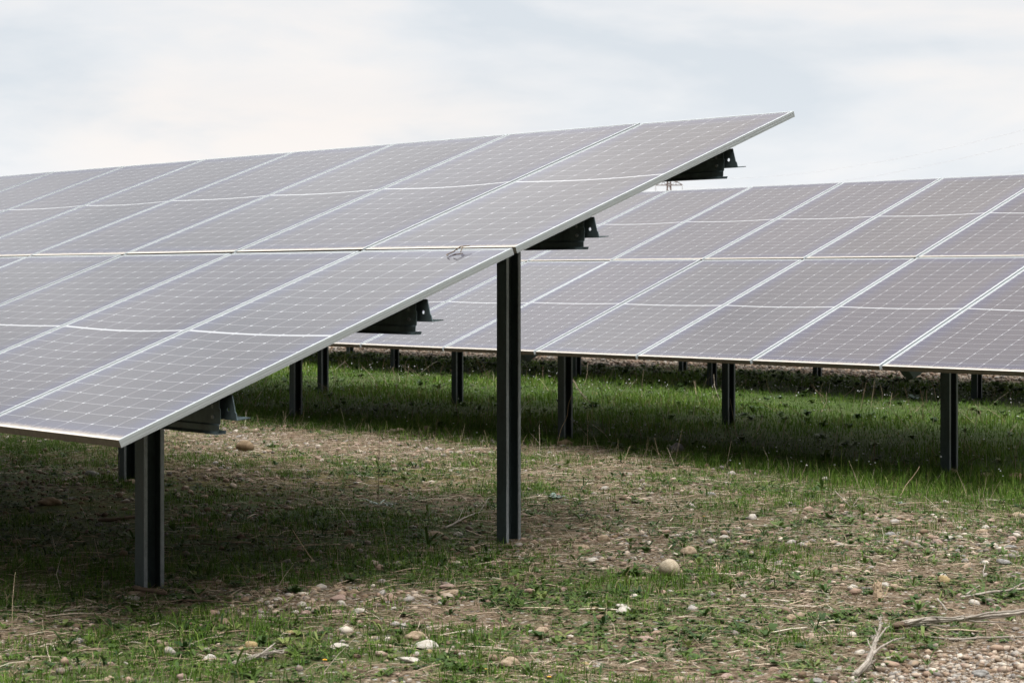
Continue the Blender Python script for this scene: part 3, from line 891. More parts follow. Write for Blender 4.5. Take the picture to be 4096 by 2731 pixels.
# pebbles
bmi = bmesh.new(); bmesh.ops.create_icosphere(bmi, subdivisions=1, radius=1)
IV = np.array([v.co[:] for v in bmi.verts]); IF = np.array([[v.index for v in f.verts] for f in bmi.faces]); bmi.free()
bmi = bmesh.new(); bmesh.ops.create_icosphere(bmi, subdivisions=2, radius=1)
IV2 = np.array([v.co[:] for v in bmi.verts]); IF2 = np.array([[v.index for v in f.verts] for f in bmi.faces]); bmi.free()
def pebbles(x, y, r, tint, sunk, base=(IV, IF)):
    n = len(x); BV, BF = base
    z = H(x, y)
    a = rng.uniform(0, 6.28, n)
    sx, sy, sz = r * rng.uniform(0.8, 1.3, n), r * rng.uniform(0.6, 0.95, n), r * rng.uniform(0.38, 0.68, n)
    jit = 1 + rng.normal(0, 0.085, (n, len(BV)))
    P = BV[None] * jit[..., None] * np.stack([sx, sy, sz], -1)[:, None]
    tilt = rng.normal(0, 0.25, n)[:, None]
    px_, py_, pz_ = P[..., 0], P[..., 1], P[..., 2]
    px_, pz_ = px_ * np.cos(tilt) - pz_ * np.sin(tilt), px_ * np.sin(tilt) + pz_ * np.cos(tilt)
    c, s = np.cos(a)[:, None], np.sin(a)[:, None]
    X = x[:, None] + px_ * c - py_ * s; Y = y[:, None] + px_ * s + py_ * c
    Z = (z + sz * (1 - 2 * sunk))[:, None] + pz_
    V = np.stack([X, Y, Z], -1).reshape(-1, 3)
    F = (BF[None] + (np.arange(n) * len(BV))[:, None, None]).reshape(-1, 3)
    return V, np.zeros((0, 4), int), F, np.repeat(np.clip(tint, 0, 1), len(BV))
parts = []
x, y = scatter(150000, -10, 3.5, -1.4, 7.0)
f = cover_fields(x, y); cl = np.sin(2.7 * x - 1.9 * y + 4.) * np.sin(2.2 * y + 2.5 * x + 1) * 0.5 + 0.5
k = rng.random(len(x)) < np.clip(f['gravel'] - 0.1, 0, 2) * (0.35 + 0.65 * cl) * 0.42
x, y = x[k], y[k]; n = len(x)
pshade = f['moss_shade'][k]  # pebbles tinted darker where the array's shadow is painted
parts.append(pebbles(x, y, np.clip(rng.gamma(3.2, 0.0034, n), 0.004, 0.030), rng.random(n) ** 0.9 * (1 - 0.55 * pshade), rng.uniform(0.05, 0.55, n)))
# mid-size stones
x, y = scatter(7000, -10, 3.5, -1.4, 6.6)
f = cover_fields(x, y)
k = rng.random(len(x)) < np.clip(f['gravel'] - 0.2, 0, 1.2) * 0.24 + 0.01
x, y = x[k], y[k]; n = len(x)
parts.append(pebbles(x, y, rng.uniform(0.013, 0.030, n), rng.beta(2.6, 1.7, n), rng.uniform(0.1, 0.45, n), (IV2, IF2)))
# the gravel track in the near right corner
x, y = scatter(90000, 0.0, 3.6, -1.4, 2.6)
f = cover_fields(x, y); k = rng.random(len(x)) < f['corner'] * 0.95
x, y = x[k], y[k]; n = len(x)
parts.append(pebbles(x, y, np.clip(rng.gamma(3.0, 0.0019, n), 0.003, 0.016), rng.random(n), rng.uniform(0.2, 0.6, n)))
# pale gravel beyond the far array
x, y = scatter(42000, -28, 2, 15.2, 23)
f = cover_fields(x, y); k = rng.random(len(x)) < f['far'] * 0.8
x, y = x[k], y[k]; n = len(x)
parts.append(pebbles(x, y, rng.uniform(0.012, 0.04, n), rng.beta(2.4, 1.6, n), rng.uniform(0.1, 0.4, n)))
V, fs, tt = join(parts)
o = np_mesh('gravel', V, fs, M['pebble'], tt, smooth=True)
tag(o, 'tan and grey pebbles bedded in the soil', 'gravel', kind='stuff')

# white flecks of tiny flowers in the meadow
x, y = scatter(2200, -14, 2.2, 6.2, 14.5)
f = cover_fields(x, y); k = rng.random(len(x)) < f['lush'] * 0.5
x, y = x[k], y[k]; n = len(x)
V, Q_, T_, t_ = pebbles(x, y, rng.uniform(0.004, 0.0085, n), np.ones(n), np.zeros(n))
V = V.reshape(n, -1, 3); V[..., 2] += rng.uniform(0.05, 0.14, n)[:, None]
o = np_mesh('flowers', V.reshape(-1, 3), [T_], M['wpetal'], smooth=True)
tag(o, 'tiny white flowers dotted through the green grass', 'flowers', kind='stuff')

# ------------------------------------------------------------------ single stones
STONE_ME = {}
def stone_mesh(i):
    bm = bmesh.new(); bmesh.ops.create_icosphere(bm, subdivisions=4, radius=1)
    r3 = np.random.default_rng(100 + i)
    ph = r3.uniform(0, 6.28, (6, 3)); fr = r3.uniform(0.7, 2.0, (6, 3)); am = r3.uniform(0.03, 0.085, 6)
    cuts = [(Vector(r3.normal(0, 1, 3)).normalized(), r3.uniform(0.78, 0.93)) for _ in range(3 + i % 3)]
    for v in bm.verts:
        c = np.array(v.co); d = 0
        for j in range(6): d += am[j] * math.sin(fr[j] @ c * 1.6 + ph[j, 0]) 
        p = Vector(c * (1 + d))
        for nrm, lim in cuts:
            q = p.dot(nrm)
            if q > lim: p -= nrm * (q - lim) * 0.8
        p *= 1 + 0.012 * math.sin(9 * p.x + ph[0, 1]) * math.sin(8 * p.y) 
        v.co = p
    me = bpy.data.meshes.new('cobble'); bm.to_mesh(me); bm.free()
    me.polygons.foreach_set('use_smooth', [True] * len(me.polygons))
    return me
STONE_BASE = [stone_mesh(i) for i in range(7)]
def egg_mesh():
    bm = bmesh.new(); bmesh.ops.create_icosphere(bm, subdivisions=4, radius=1)
    for v in bm.verts:
        p = v.co.copy(); k_ = 1 + 0.05 * math.sin(2.1 * p.x + 1.0) + 0.035 * math.sin(3.1 * p.y - 2.0 * p.z) + 0.012 * math.sin(7 * p.x + 5 * p.z)
        p *= k_; p.x *= 1 - 0.13 * p.z; v.co = p
    me = bpy.data.meshes.new('cobble'); bm.to_mesh(me); bm.free()
    me.polygons.foreach_set('use_smooth', [True] * len(me.polygons)); return me
STONE_BASE.append(egg_mesh())
def stone_variant(i, mat):
    key = (i, mat)
    if key not in STONE_ME:
        me = STONE_BASE[i].copy(); me.name = 'cobble'; me.materials.append(M[mat]); STONE_ME[key] = me
    return STONE_ME[key]
_sn = [0]
def cobble(u, v, w, h, mat, label, group=None, sunk=0.27, shape=None, rotz=None):
    """a stone seen at pixel (u, v), w x h pixels large"""
    _sn[0] += 1; r3 = random.Random(_sn[0] * 17)
    p = G(u, v + h * 0.32); dep = depth_of(p); mpp = dep / FPX
    a = w * mpp / 2; zz = max(h * mpp / 2 * 1.12, a * 0.34); b = a * r3.uniform(0.68, 0.92)
    i = r3.randrange(7) if shape is None else shape
    o = bpy.data.objects.new('cobble', stone_variant(i, mat)); COL.objects.link(o)
    o.scale = (a, b, zz)
    o.rotation_euler = (r3.uniform(-0.12, 0.12), r3.uniform(-0.14, 0.14), -YAW + (rotz if rotz is not None else r3.uniform(-0.35, 0.35)))
    gz = float(H(p[0], p[1]))
    o.location = (p[0], p[1], gz + zz * (1 - 2 * sunk))
    tag(o, label, 'stone', group)
    return o

cobble(2676, 2282, 86, 66, 'cream', 'largest egg-shaped tan boulder in the weeds of the near right', sunk=0.06, shape=7)
cobble(979, 1788, 76, 42, 'brown', 'smooth brown boulder on the dry strip beyond the front post', sunk=0.12, shape=7)
S = [
 (2493, 2441, 60, 30, 'white', 'flat white stone in the weeds below and left of the egg-shaped boulder'),
 (2488, 2424, 48, 22, 'white', 'small pale stone just behind the flat white stone near the egg-shaped boulder'),
 (2166, 2521, 54, 28, 'tan', 'smooth tan cobble lying alone in green weeds at the near middle'),
 (1660, 2543, 76, 38, 'tan', 'tan rounded cobble touching a wider cream cobble, near middle bottom'),
 (1711, 2578, 88, 40, 'white', 'wide cream cobble in front of the tan rounded one, near middle bottom'),
 (2038, 2650, 74, 46, 'tan', 'pointed tan rock half sunk in soil at the bottom middle'),
 (2339, 2656, 40, 20, 'yellow', 'small yellowish oval stone at the bottom middle'),
 (2580, 2553, 62, 26, 'pink', 'thin pale shard tilted up among weeds at the lower right of centre'),
 (1006, 2577, 56, 32, 'yellow', 'rounded yellow-tan cobble above the near left forked driftwood'),
 (840, 2631, 48, 32, 'white', 'white cobble at the left end of the near left driftwood'),
 (314, 2563, 36, 26, 'grey', 'grey-white stone standing in weeds at the lower left'),
 (440, 2712, 38, 22, 'tan', 'tan stone at the very bottom left edge'),
 (728, 2707, 42, 34, 'pink', 'orange-tan stone at the bottom, right of the tan edge stone'),
 (1168, 2530, 60, 20, 'yellow', 'flat yellowish slab on the gravel before the leafy plant'),
 (1437, 2443, 60, 26, 'white', 'slanting pale oval stone at the edge of the gravel patch'),
 (1351, 2586, 78, 18, 'white', 'long flat pale stone among small weeds, lower left of centre'),
 (1639, 2640, 78, 13, 'white', 'thin bone-white flat sliver at the bottom, left of centre'),
 (3412, 2350, 42, 26, 'white', 'white oval stone left of the splintered stump'),
 (3451, 2352, 28, 16, 'grey', 'small grey stone between the white oval and the stump'),
 (3540, 2340, 36, 28, 'white', 'whitish stone right behind the splintered stump'),
 (3577, 2346, 36, 28, 'tan', 'cream stone just right of the stump behind its twig'),
 (3777, 2320, 52, 40, 'yellow', 'knobbly yellow-tan cobble standing out right of the stump'),
 (3771, 2302, 34, 20, 'white', 'pale stone resting behind the knobbly yellow-tan cobble'),
 (3899, 2410, 48, 26, 'white', 'white cobble under the bleached branch at the right'),
 (3917, 2691, 66, 32, 'grey', 'large grey-tan cobble on the gravel in the bottom right corner'),
 (2905, 2706, 52, 28, 'pink', 'pinkish stone at the bottom edge left of the forked driftwood'),
 (3267, 2722, 60, 24, 'grey', 'dark blue-grey stone at the bottom edge by the forked driftwood'),
 (3163, 2470, 38, 28, 'tan', 'round tan stone beside an upright green leaf, right of centre'),
 (4017, 2246, 62, 22, 'grey', 'flat slate-grey stone near the right edge'),
 (4044, 2189, 62, 20, 'grey', 'long grey stone in the cobbles at the right edge'),
 (3560, 2136, 44, 22, 'grey', 'grey rounded stone at the left of the right-hand cobble patch'),
 (2756, 2203, 62, 42, 'tan', 'angular tan rock behind the egg-shaped boulder'),
 (2842, 1978, 50, 20, 'grey', 'blue-grey stone beside the long brown stick'),
 (4071, 2060, 60, 26, 'tan', 'tan boulder cut by the right edge in the weeds'),
 (371, 1897, 66, 30, 'grey', 'dark grey angular stone in shade under the front array'),
 (198, 2007, 84, 34, 'brown', 'large brown stone in the dark under the front array'),
 (858, 1878, 30, 24, 'tan', 'small upright tan stone right of the front post'),
 (541, 2372, 66, 22, 'tan', 'pale tan slab lying at the foot of the front post'),
 (526, 2393, 50, 18, 'white', 'light flat slab in front of the foot of the front post'),
 (534, 2422, 46, 14, 'white', 'lowest pale slab before the front post'),
 (527, 1926, 34, 24, 'tan', 'stone at the foot of the far-left shaded post'),
 (1017, 2370, 44, 22, 'tan', 'tan cobble between the two leafy plants by the gravel patch'),
 (1398, 2187, 42, 32, 'tan', 'tan cobble in the shade edge left of the tall end post'),
 (1398, 2131, 46, 28, 'brown', 'brownish cobble in the shade left of the tall end post'),
 (1729, 2135, 80, 26, 'tan', 'wide tan stone half hidden by grass left of the tall end post'),
 (1833, 2136, 38, 18, 'white', 'pale stone just left of the foot of the tall end post'),
 (2413, 2155, 58, 34, 'tan', 'biggest tan cobble in the gravel right of the tall end post'),
 (2324, 2189, 74, 28, 'tan', 'long flat tan cobble in the gravel right of the tall end post'),
 (2365, 2240, 54, 24, 'white', 'pale flattish cobble below the gravel right of the tall end post'),
 (2458, 2147, 28, 20, 'brown', 'small dark brown stone right of the biggest tan cobble by the tall post'),
 (2419, 1954, 40, 20, 'white', 'cream stone in the grass above the gravel right of the tall end post'),
 (1800, 2372, 86, 18, 'tan', 'long low stone on the gravel left of centre'),
 (1788, 2346, 60, 28, 'pink', 'pinkish tan cobble on the gravel left of centre'),
 (1413, 2370, 50, 28, 'tan', 'rounded tan cobble right of the leafy plant by the gravel patch'),
 (1354, 2391, 62, 28, 'pink', 'pinkish cobble at the right end of the gravel patch'),
 (2252, 2358, 30, 20, 'pink', 'small pinkish stone in weeds above the flat white stone'),
 (2377, 2434, 50, 18, 'brown', 'flat brown stone left of the flat white stone'),
 (3750, 2167, 46, 24, 'pink', 'pinkish cobble in the middle of the right-hand cobble patch'),
 (3928, 2124, 46, 22, 'tan', 'tan cobble at the top of the right-hand cobble patch'),
 (3800, 1884, 46, 26, 'tan', 'rounded stone leaning at the foot of the right-hand post'),
 (3940, 1900, 50, 26, 'tan', 'tan rock right of the foot of the right-hand post'),
 (4060, 1905, 66, 26, 'brown', 'brown rock at the right edge near the right-hand post'),
 (2262, 1772, 60, 28, 'brown', 'dull brown stone at the foot of the middle post in the grass'),
 (2705, 1795, 56, 44, 'grey', 'grey boulder alone in the dark grass right of the middle post'),
 (1605, 1722, 46, 20, 'tan', 'low tan stone where the dry strip meets the shaded grass'),
 (1712, 1712, 40, 18, 'tan', 'tan stone at the far edge of the dry strip'),
 (3092, 2312, 30, 22, 'tan', 'small tan stone above the upright green leaf'),
 (3231, 2422, 22, 16, 'pink', 'tiny pinkish stone in the weeds left of the stump'),
 (3228, 2179, 40, 18, 'tan', 'tan stone in weeds midway to the right-hand post'),
 (1067, 1803, 26, 16, 'tan', 'small tan stone right of the smooth brown boulder'),
 (779, 2145, 52, 20, 'brown', 'brown stone in the dark right of the front post'),
]
for s in S: cobble(*s)
# smaller stones that look alike, in three places
def many(n, cu, cv, ru, rv, label, group, mats, wmin=16, wmax=34, seed=1):
    r3 = random.Random(seed); k = 0
    while k < n:
        u, v = r3.gauss(cu, ru), r3.gauss(cv, rv)
        if not (10 < u < 4086 and 1660 < v < 2720): continue
        w = r3.uniform(wmin, wmax) * (0.7 + 0.5 * (v - 1700) / 1000)
        cobble(u, v, w, w * r3.uniform(0.42, 0.68), r3.choice(mats), label, group, sunk=r3.uniform(0.24, 0.46)); k += 1
many(34, 2420, 2175, 260, 45, 'small tan cobble in the gravel right of the tall end post', 'small cobbles right of the tall post', ['tan', 'tan', 'white', 'pink', 'brown'], seed=5)
many(34, 1250, 2400, 190, 32, 'small tan cobble in the gravel patch right of the front post', 'small cobbles in the gravel patch', ['tan', 'pink', 'tan', 'white'], 18, 40, seed=6)
many(46, 3850, 2170, 190, 55, 'small pale cobble in the right-hand cobble patch', 'small cobbles in the right-hand patch', ['tan', 'white', 'pink', 'grey', 'tan'], 18, 40, seed=7)
many(34, 500, 1990, 330, 75, 'small cobble lying in the shade under the front array', 'small cobbles in the shade', ['tan', 'grey', 'brown', 'pink'], 18, 36, seed=8)
many(26, 1500, 1780, 420, 30, 'small pale stone on the dry strip between the arrays', 'small stones on the dry strip', ['tan', 'white', 'tan', 'pink'], 14, 30, seed=9)
many(24, 2950, 2330, 420, 80, 'small pale stone among the weeds of the near right', 'small stones among the near right weeds', ['tan', 'white', 'pink', 'tan'], 16, 32, seed=10)
many(18, 1700, 2600, 520, 70, 'small pale stone among the weeds along the bottom', 'small stones along the bottom', ['tan', 'white', 'yellow', 'pink'], 16, 30, seed=11)

# ------------------------------------------------------------------ wood lying about
def gp(u, v, h=0.0):
    p = G(u, v + h * FPX / depth_of(G(u, v))); p = p.copy(); p[2] = float(H(p[0], p[1])) + h
    return p
tubes_obj('driftwood', [
    ([gp(3418, 2700, .012), gp(3440, 2680, .025), gp(3471, 2650, .04), gp(3489, 2600, .05), gp(3505, 2560, .055), gp(3519, 2511, .07), gp(3522, 2464, .05)], 0.0112, 0.0026),
    ([gp(3479, 2625, .045), gp(3520, 2590, .05), gp(3570, 2560, .04), gp(3618, 2548, .03)], 0.0052, 0.0016),
    ([gp(3500, 2575, .06), gp(3530, 2530, .06), gp(3556, 2502, .045)], 0.0041, 0.0016),
    ([gp(3432, 2692, .012), gp(3455, 2680, .018), gp(3490, 2655, .02)], 0.0061, 0.0020),
    ([gp(3489, 2600, .05), gp(3474, 2570, .05), gp(3470, 2555, .045)], 0.0030, 0.0016),
    ([gp(3510, 2545, .06), gp(3500, 2515, .07)], 0.0030, 0.0011)], M['wood_pale'],
    'bleached forked driftwood with pointed ends, lying in the near right corner', 'driftwood', nside=9)
tubes_obj('fallen_branch', [
    ([gp(3588, 2500, .022), gp(3625, 2490, .03), gp(3700, 2480, .035), gp(3798, 2478, .035), gp(3860, 2474, .038), gp(3946, 2468, .04), gp(4096, 2452, .05), gp(4230, 2440, .05)], 0.0107, 0.0089),
    ([gp(3620, 2492, .035), gp(3720, 2468, .045), gp(3812, 2472, .05), gp(3900, 2462, .055)], 0.0046, 0.0026),
    ([gp(3630, 2502, .012), gp(3750, 2500, .014), gp(3860, 2506, .015)], 0.0041, 0.0016),
    ([gp(3800, 2480, .03), gp(3950, 2486, .025), gp(4060, 2492, .02)], 0.0041, 0.0016),
    ([gp(3860, 2474, .05), gp(3960, 2452, .07), gp(4060, 2445, .07), gp(4200, 2432, .07)], 0.0052, 0.0031)], M['wood_pale'],
    'thick bleached branch running out of the right edge of the picture', 'branch', nside=10)
tubes_obj('branch_butt', [([gp(3576, 2503, .02), gp(3590, 2499, .025), gp(3622, 2491, .03)], 0.0120, 0.0125)], M['wood_dark'],
    nside=12, wob=0.5, parent=None)
bo = bpy.data.objects['branch_butt']; fb = bpy.data.objects['fallen_branch']
bo.parent = fb; bo.location = Vector(bo.location) - Vector(fb.location); bo['label'] = 'rough brown broken end'
tubes_obj('dead_stick', [([gp(3795, 2556, .01), gp(3900, 2552, .012), gp(4000, 2548, .012), gp(4120, 2542, .012)], 0.0045, 0.0033), ([gp(3700, 2545, .01), gp(3860, 2556, .01)], 0.0025, 0.0022)], M['wood_pale'],
    'straight grey stick lying parallel below the thick bleached branch', 'stick', 'dead sticks on the ground')
tubes_obj('dead_stick', [([gp(3842, 2388, .01), gp(3930, 2372, .02), gp(4015, 2364, .02), gp(4090, 2355, .025), gp(4160, 2350, .02)], 0.0055, 0.0039), ([gp(3866, 2376, .015), gp(3900, 2350, .03), gp(3918, 2342, .035)], 0.0045, 0.0017), ([gp(4030, 2362, .03), gp(4096, 2330, .04)], 0.0030, 0.0017)], M['wood_pale'],
    'bleached stick with a short upturned fork above the white cobble at the right', 'stick', 'dead sticks on the ground')
tubes_obj('dead_stick', [([gp(3750, 2393, .03), gp(3765, 2412, .022), gp(3788, 2440, .012)], 0.0040, 0.0033)], M['wood_pale'],
    'short pale stick leaning toward the thick bleached branch', 'stick', 'dead sticks on the ground')
tubes_obj('dead_stick', [([gp(3940, 2258, .02), gp(3933, 2285, .018), gp(3938, 2310, .01), gp(3902, 2312, .01)], 0.0030, 0.0022)], M['wood_pale'],
    'bent bone-white stick near the slate-grey stone at the right', 'stick', 'dead sticks on the ground')
tubes_obj('dead_stick', [([gp(2735, 1921, .012), gp(2800, 1932, .015), gp(2900, 1950, .015), gp(3000, 1978, .015), gp(3100, 2004, .012), gp(3151, 2014, .01)], 0.0035, 0.0022), ([gp(3000, 1978, .015), gp(3090, 2030, .01)], 0.0020, 0.0011)], M['wood_dark'],
    'long thin brown stick lying in the weeds halfway to the right-hand post', 'stick', 'dead sticks on the ground')
tubes_obj('dead_stick', [([gp(3340, 1965, .07), gp(3370, 1995, .04), gp(3406, 2028, .012)], 0.0025, 0.0022), ([gp(3406, 2028, .012), gp(3440, 1985, .06)], 0.0020, 0.0011), ([gp(3406, 2028, .012), gp(3466, 2004, .02)], 0.0020, 0.0011)], M['wood_pale'],
    'three-forked grey twig lying before the right-hand post', 'stick', 'dead sticks on the ground')
tubes_obj('dead_stick', [([gp(1780, 2110, .012), gp(1830, 2085, .02), gp(1875, 2063, .025), gp(1920, 2045, .02), gp(1970, 2047, .015)], 0.0060, 0.0022), ([gp(1830, 2085, .02), gp(1852, 2036, .05)], 0.0025, 0.0017), ([gp(1920, 2045, .02), gp(1955, 1990, .05), gp(1985, 1984, .04)], 0.0020, 0.0011)], M['wood_pale'],
    'bleached twiggy branch pointing at the foot of the tall end post', 'stick', 'dead sticks on the ground')
tubes_obj('driftwood', [([gp(925, 2655, .012), gp(980, 2640, .02), gp(1040, 2618, .025), gp(1090, 2606, .025), gp(1140, 2596, .02)], 0.0070, 0.0060), ([gp(1040, 2618, .03), gp(1080, 2590, .05), gp(1100, 2572, .055)], 0.0035, 0.0017), ([gp(1090, 2606, .03), gp(1130, 2610, .02), gp(1142, 2600, .015)], 0.0045, 0.0022)], M['wood_pale'],
    'short grey driftwood with a raised fork at the near left bottom', 'driftwood', nside=9)
tubes_obj('dead_stick', [([gp(538, 2346, .03), gp(580, 2356, .03), gp(620, 2366, .025), gp(664, 2374, .015)], 0.0080, 0.0105)], M['wood_dark'],
    'knobbly brown stick lying across the foot of the front post', 'stick', 'dead sticks on the ground')
tubes_obj('dead_stick', [([gp(620, 2406, .01), gp(760, 2400, .012), gp(880, 2404, .015), gp(930, 2412, .012)], 0.0045, 0.0028), ([gp(800, 2380, .05), gp(850, 2340, .09), gp(880, 2310, .13)], 0.0025, 0.0017), ([gp(820, 2395, .02), gp(800, 2380, .05)], 0.0025, 0.0028)], M['wood_dark'],
    'brown root-like stick with a raised end, right of the front post foot', 'stick', 'dead sticks on the ground')
tubes_obj('dead_stick', [([gp(395, 2080, .02), gp(450, 2075, .025), gp(548, 2070, .02)], 0.0100, 0.0099)], M['wood_dark'],
    'thick dark log piece in the shade left of the front post', 'stick', 'dead sticks on the ground')
tubes_obj('dead_stick', [([gp(1172, 2135, .16), gp(1210, 2185, .08), gp(1250, 2238, .0)], 0.0020, 0.0033)], M['wood_tan'],
    'slanting tan stalk standing in the dark grass right of the front post', 'stick', 'dead sticks on the ground')
tubes_obj('dead_stick', [([gp(2290, 1518, .05), gp(2315, 1560, .06), gp(2360, 1610, .02)], 0.0070, 0.0044), ([gp(2320, 1570, .04), gp(2335, 1600, .02)], 0.0030, 0.0022)], M['wood_dark'],
    'dark broken branch slanting in the grass behind the middle post', 'stick', 'dead sticks on the ground')
# splintered stump
def stump():
    c = gp(3508, 2396); specs = []
    r3 = random.Random(4); mpp = depth_of(c) / FPX
    for i in range(19):
        a = i * 2.4; rr = 0.0155 * math.sqrt((i + 0.5) / 19)
        b = c + np.array([math.cos(a) * rr * 1.12, math.sin(a) * rr * 1.12, -0.02]); hh = r3.uniform(0.060, 0.078)
        t = c + np.array([math.cos(a) * rr * 0.95 + r3.gauss(0, .0012), math.sin(a) * rr * 0.95, hh])
        specs.append(([b, (b + t) / 2, t], r3.uniform(0.0055, 0.0070), r3.uniform(0.0025, 0.0042)))
    specs.append(([c + R_ * 0.017 + np.array([0, 0, -.01]), c + R_ * 0.019 + np.array([0, 0, 0.05]), c + R_ * 0.020 + np.array([0, 0, 0.090])], 0.0045, 0.0025))
    specs.append(([c + R_ * 0.018, c + R_ * 0.036 + np.array([0, 0, 0.02]), c + R_ * 0.050 + np.array([0, 0, 0.052])], 0.0045, 0.003))
    for i in range(5):
        a = i * 1.3; q = c + np.array([math.cos(a) * 0.026, math.sin(a) * 0.026, -0.008])
        specs.append(([c + np.array([0, 0, 0.008]), q], 0.008, 0.004))
    tubes_obj('tree_stump', specs, M['wood_tan'], 'small splintered tan stump sticking up in the near right', 'stump', nside=6, wob=0.4)
stump()
def stub(u, v, label):
    c = gp(u, v)
    tubes_obj('broken_stalk', [([c, c + np.array([-.004, 0, .06])], .006, .002), ([c + R_ * .012, c + R_ * .018 + np.array([0, 0, .045])], .005, .002), ([c + R_ * .006, c + R_ * .006 + np.array([0, 0.005, .075])], .004, .0015)], M['wood_tan'], label, 'stalk')
stub(2868, 2300, 'split straw-coloured stalk standing right of the egg-shaped boulder')

# thin tall stems
def tall_stem(u, v, pts, r, mat, label):
    c = gp(u, v); mpp = depth_of(c) / FPX
    P = [c] + [c + R_ * (a * mpp) + np.array([0, 0, b * mpp]) for a, b in pts]
    return tubes_obj('dead_stalk', [(P, r, r * 0.5)], mat, label, 'dead stalk', 'thin dead stalks standing up', nside=5, wob=0.1)
tall_stem(1512, 2020, [(2, 120), (6, 260), (14, 335)], 0.0022, M['wood_dark'], 'dark thin stem rising from the silvery plant in the shade')
tall_stem(2228, 1783, [(15, 66), (40, 115), (48, 175), (60, 205)], 0.0026, M['wood_tan'], 'pale bent stem rising in front of the middle post')
tall_stem(2349, 1790, [(2, 80), (3, 110), (-2, 150)], 0.0026, M['wood_tan'], 'pale straight stem standing right of the middle post')
tall_stem(2485, 1880, [(16, 45), (34, 96)], 0.0026, M['wood_tan'], 'slanting straw stem on the right of the dry strip')
tall_stem(2057, 2155, [(10, 40), (22, 82), (75, 60)], 0.0016, M['wood_tan'], 'kinked straw bent over beside the foot of the tall end post')
tall_stem(1239, 1584, [(2, 50), (4, 95)], 0.0035, M['wood_dark'], 'dark upright stem in the grass between the two far-left posts')
tall_stem(3600, 1985, [(20, 40), (60, 90), (78, 120)], 0.003, M['wood_tan'], 'curving tan stalk left of the right-hand post')
tall_stem(480, 1850, [(4, 50), (10, 98)], 0.0035, M['wood_dark'], 'dark dead stem under the low edge of the front array')

# ------------------------------------------------------------------ single plants
def rosette(u, v, w, label, mat='weed', nleaf=12, lift=0.5, width=0.25, tint=0.5, name='weed_plant', group='leafy plants one can tell apart', layers=1):
    p = gp(u, v); mpp = depth_of(p) / FPX; Lf = w * mpp / 2
    n = layers
    cx = np.array([p[0]] * n) + (rng.normal(0, Lf * 0.25, n) if n > 1 else 0); cy = np.array([p[1]] * n) + (rng.normal(0, Lf * 0.25, n) if n > 1 else 0)
    V, Q, T, t = leaf_set(cx, cy, H(cx, cy) - 0.003, nleaf, np.full(n, Lf), np.full(n, Lf * width), np.full(n, lift), np.full(n, tint), jit=0.22)
    base = np.array([p[0], p[1], p[2]])
    o = np_mesh(name, V - base, [Q, T], M[mat], t, smooth=True); o.location = base
    tag(o, label, 'plant', group)
    return o
rosette(1514, 2022, 175, 'feathery silver plant in the shade left of the tall end post', 'silver', 46, 0.28, 0.10, 0.55)
rosette(2226, 2000, 96, 'woolly grey-green plant with round leaves right of the tall end post', 'silver', 18, 0.75, 0.42, 0.35)
rosette(1168, 2372, 105, 'dark clover-like plant at the left of the gravel patch', 'weed', 16, 0.75, 0.42, 0.3, layers=3)
rosette(966, 2346, 120, 'sprawling dark plant by the roots right of the front post', 'weed', 14, 0.6, 0.38, 0.3, layers=3)
rosette(1407, 2330, 110, 'leafy dock plant above the right end of the gravel patch', 'weed', 12, 0.8, 0.34, 0.4, layers=2)
rosette(1633, 2335, 90, 'dull green dock plant with a stalk left of centre', 'weed', 10, 0.7, 0.36, 0.45, layers=2)
rosette(1862, 2325, 80, 'pale-edged small plant with two straws, left of centre', 'weed', 12, 0.6, 0.34, 0.6)
rosette(2220, 2410, 78, 'dark spiky rosette in the weeds at the middle', 'weed', 16, 0.95, 0.16, 0.3)
rosette(1895, 2485, 70, 'spiky green rosette behind the bottom middle weeds', 'weed', 14, 0.9, 0.18, 0.5)
rosette(1818, 2640, 110, 'big grey-green thistle rosette at the bottom middle', 'weed', 18, 0.5, 0.2, 0.75, layers=2)
rosette(1871, 2575, 60, 'upright blue-green tuft above the thistle rosette', 'weed', 10, 1.1, 0.16, 0.55)
rosette(2312, 2618, 80, 'green rosette above the small yellowish oval stone', 'weed', 14, 0.75, 0.22, 0.45)
rosette(2484, 2660, 85, 'dark green rosette at the bottom right of centre', 'weed', 16, 0.8, 0.2, 0.4)
rosette(2520, 2300, 110, 'broad-leaved bushy plant left of the egg-shaped boulder', 'weed', 14, 0.65, 0.32, 0.5, layers=3)
rosette(3092, 2110, 130, 'light green broad rosette before the long brown stick', 'weed', 14, 0.45, 0.30, 0.75, layers=2)
rosette(3234, 2232, 62, 'dark plantain tuft midway between the egg-shaped boulder and the stump', 'weed', 10, 1.1, 0.26, 0.3)
rosette(3365, 2250, 58, 'plantain tuft behind the stump on its left', 'weed', 10, 1.15, 0.22, 0.35)
rosette(3495, 2268, 70, 'plantain tuft straight behind the stump', 'weed', 12, 1.1, 0.2, 0.35)
rosette(3195, 2310, 50, 'tall narrow-leaved tuft left of the stump', 'weed', 9, 1.3, 0.2, 0.35)
rosette(3139, 2490, 56, 'plant with one upright leaf beside the round tan stone', 'weed', 8, 1.3, 0.3, 0.4)
rosette(3157, 2532, 72, 'dark rosette below the round tan stone', 'weed', 14, 0.7, 0.24, 0.3)
rosette(2792, 2556, 92, 'dense dark rosette at the bottom right of centre, left of the silver leaves', 'weed', 16, 0.8, 0.22, 0.35, layers=2)
rosette(2961, 2484, 100, 'silvery ground-hugging plant in the near right weeds', 'silver', 24, 0.22, 0.16, 0.25)
rosette(3008, 2660, 70, 'bright green plant on the bare soil near the bottom right', 'weed', 12, 0.6, 0.28, 0.6)
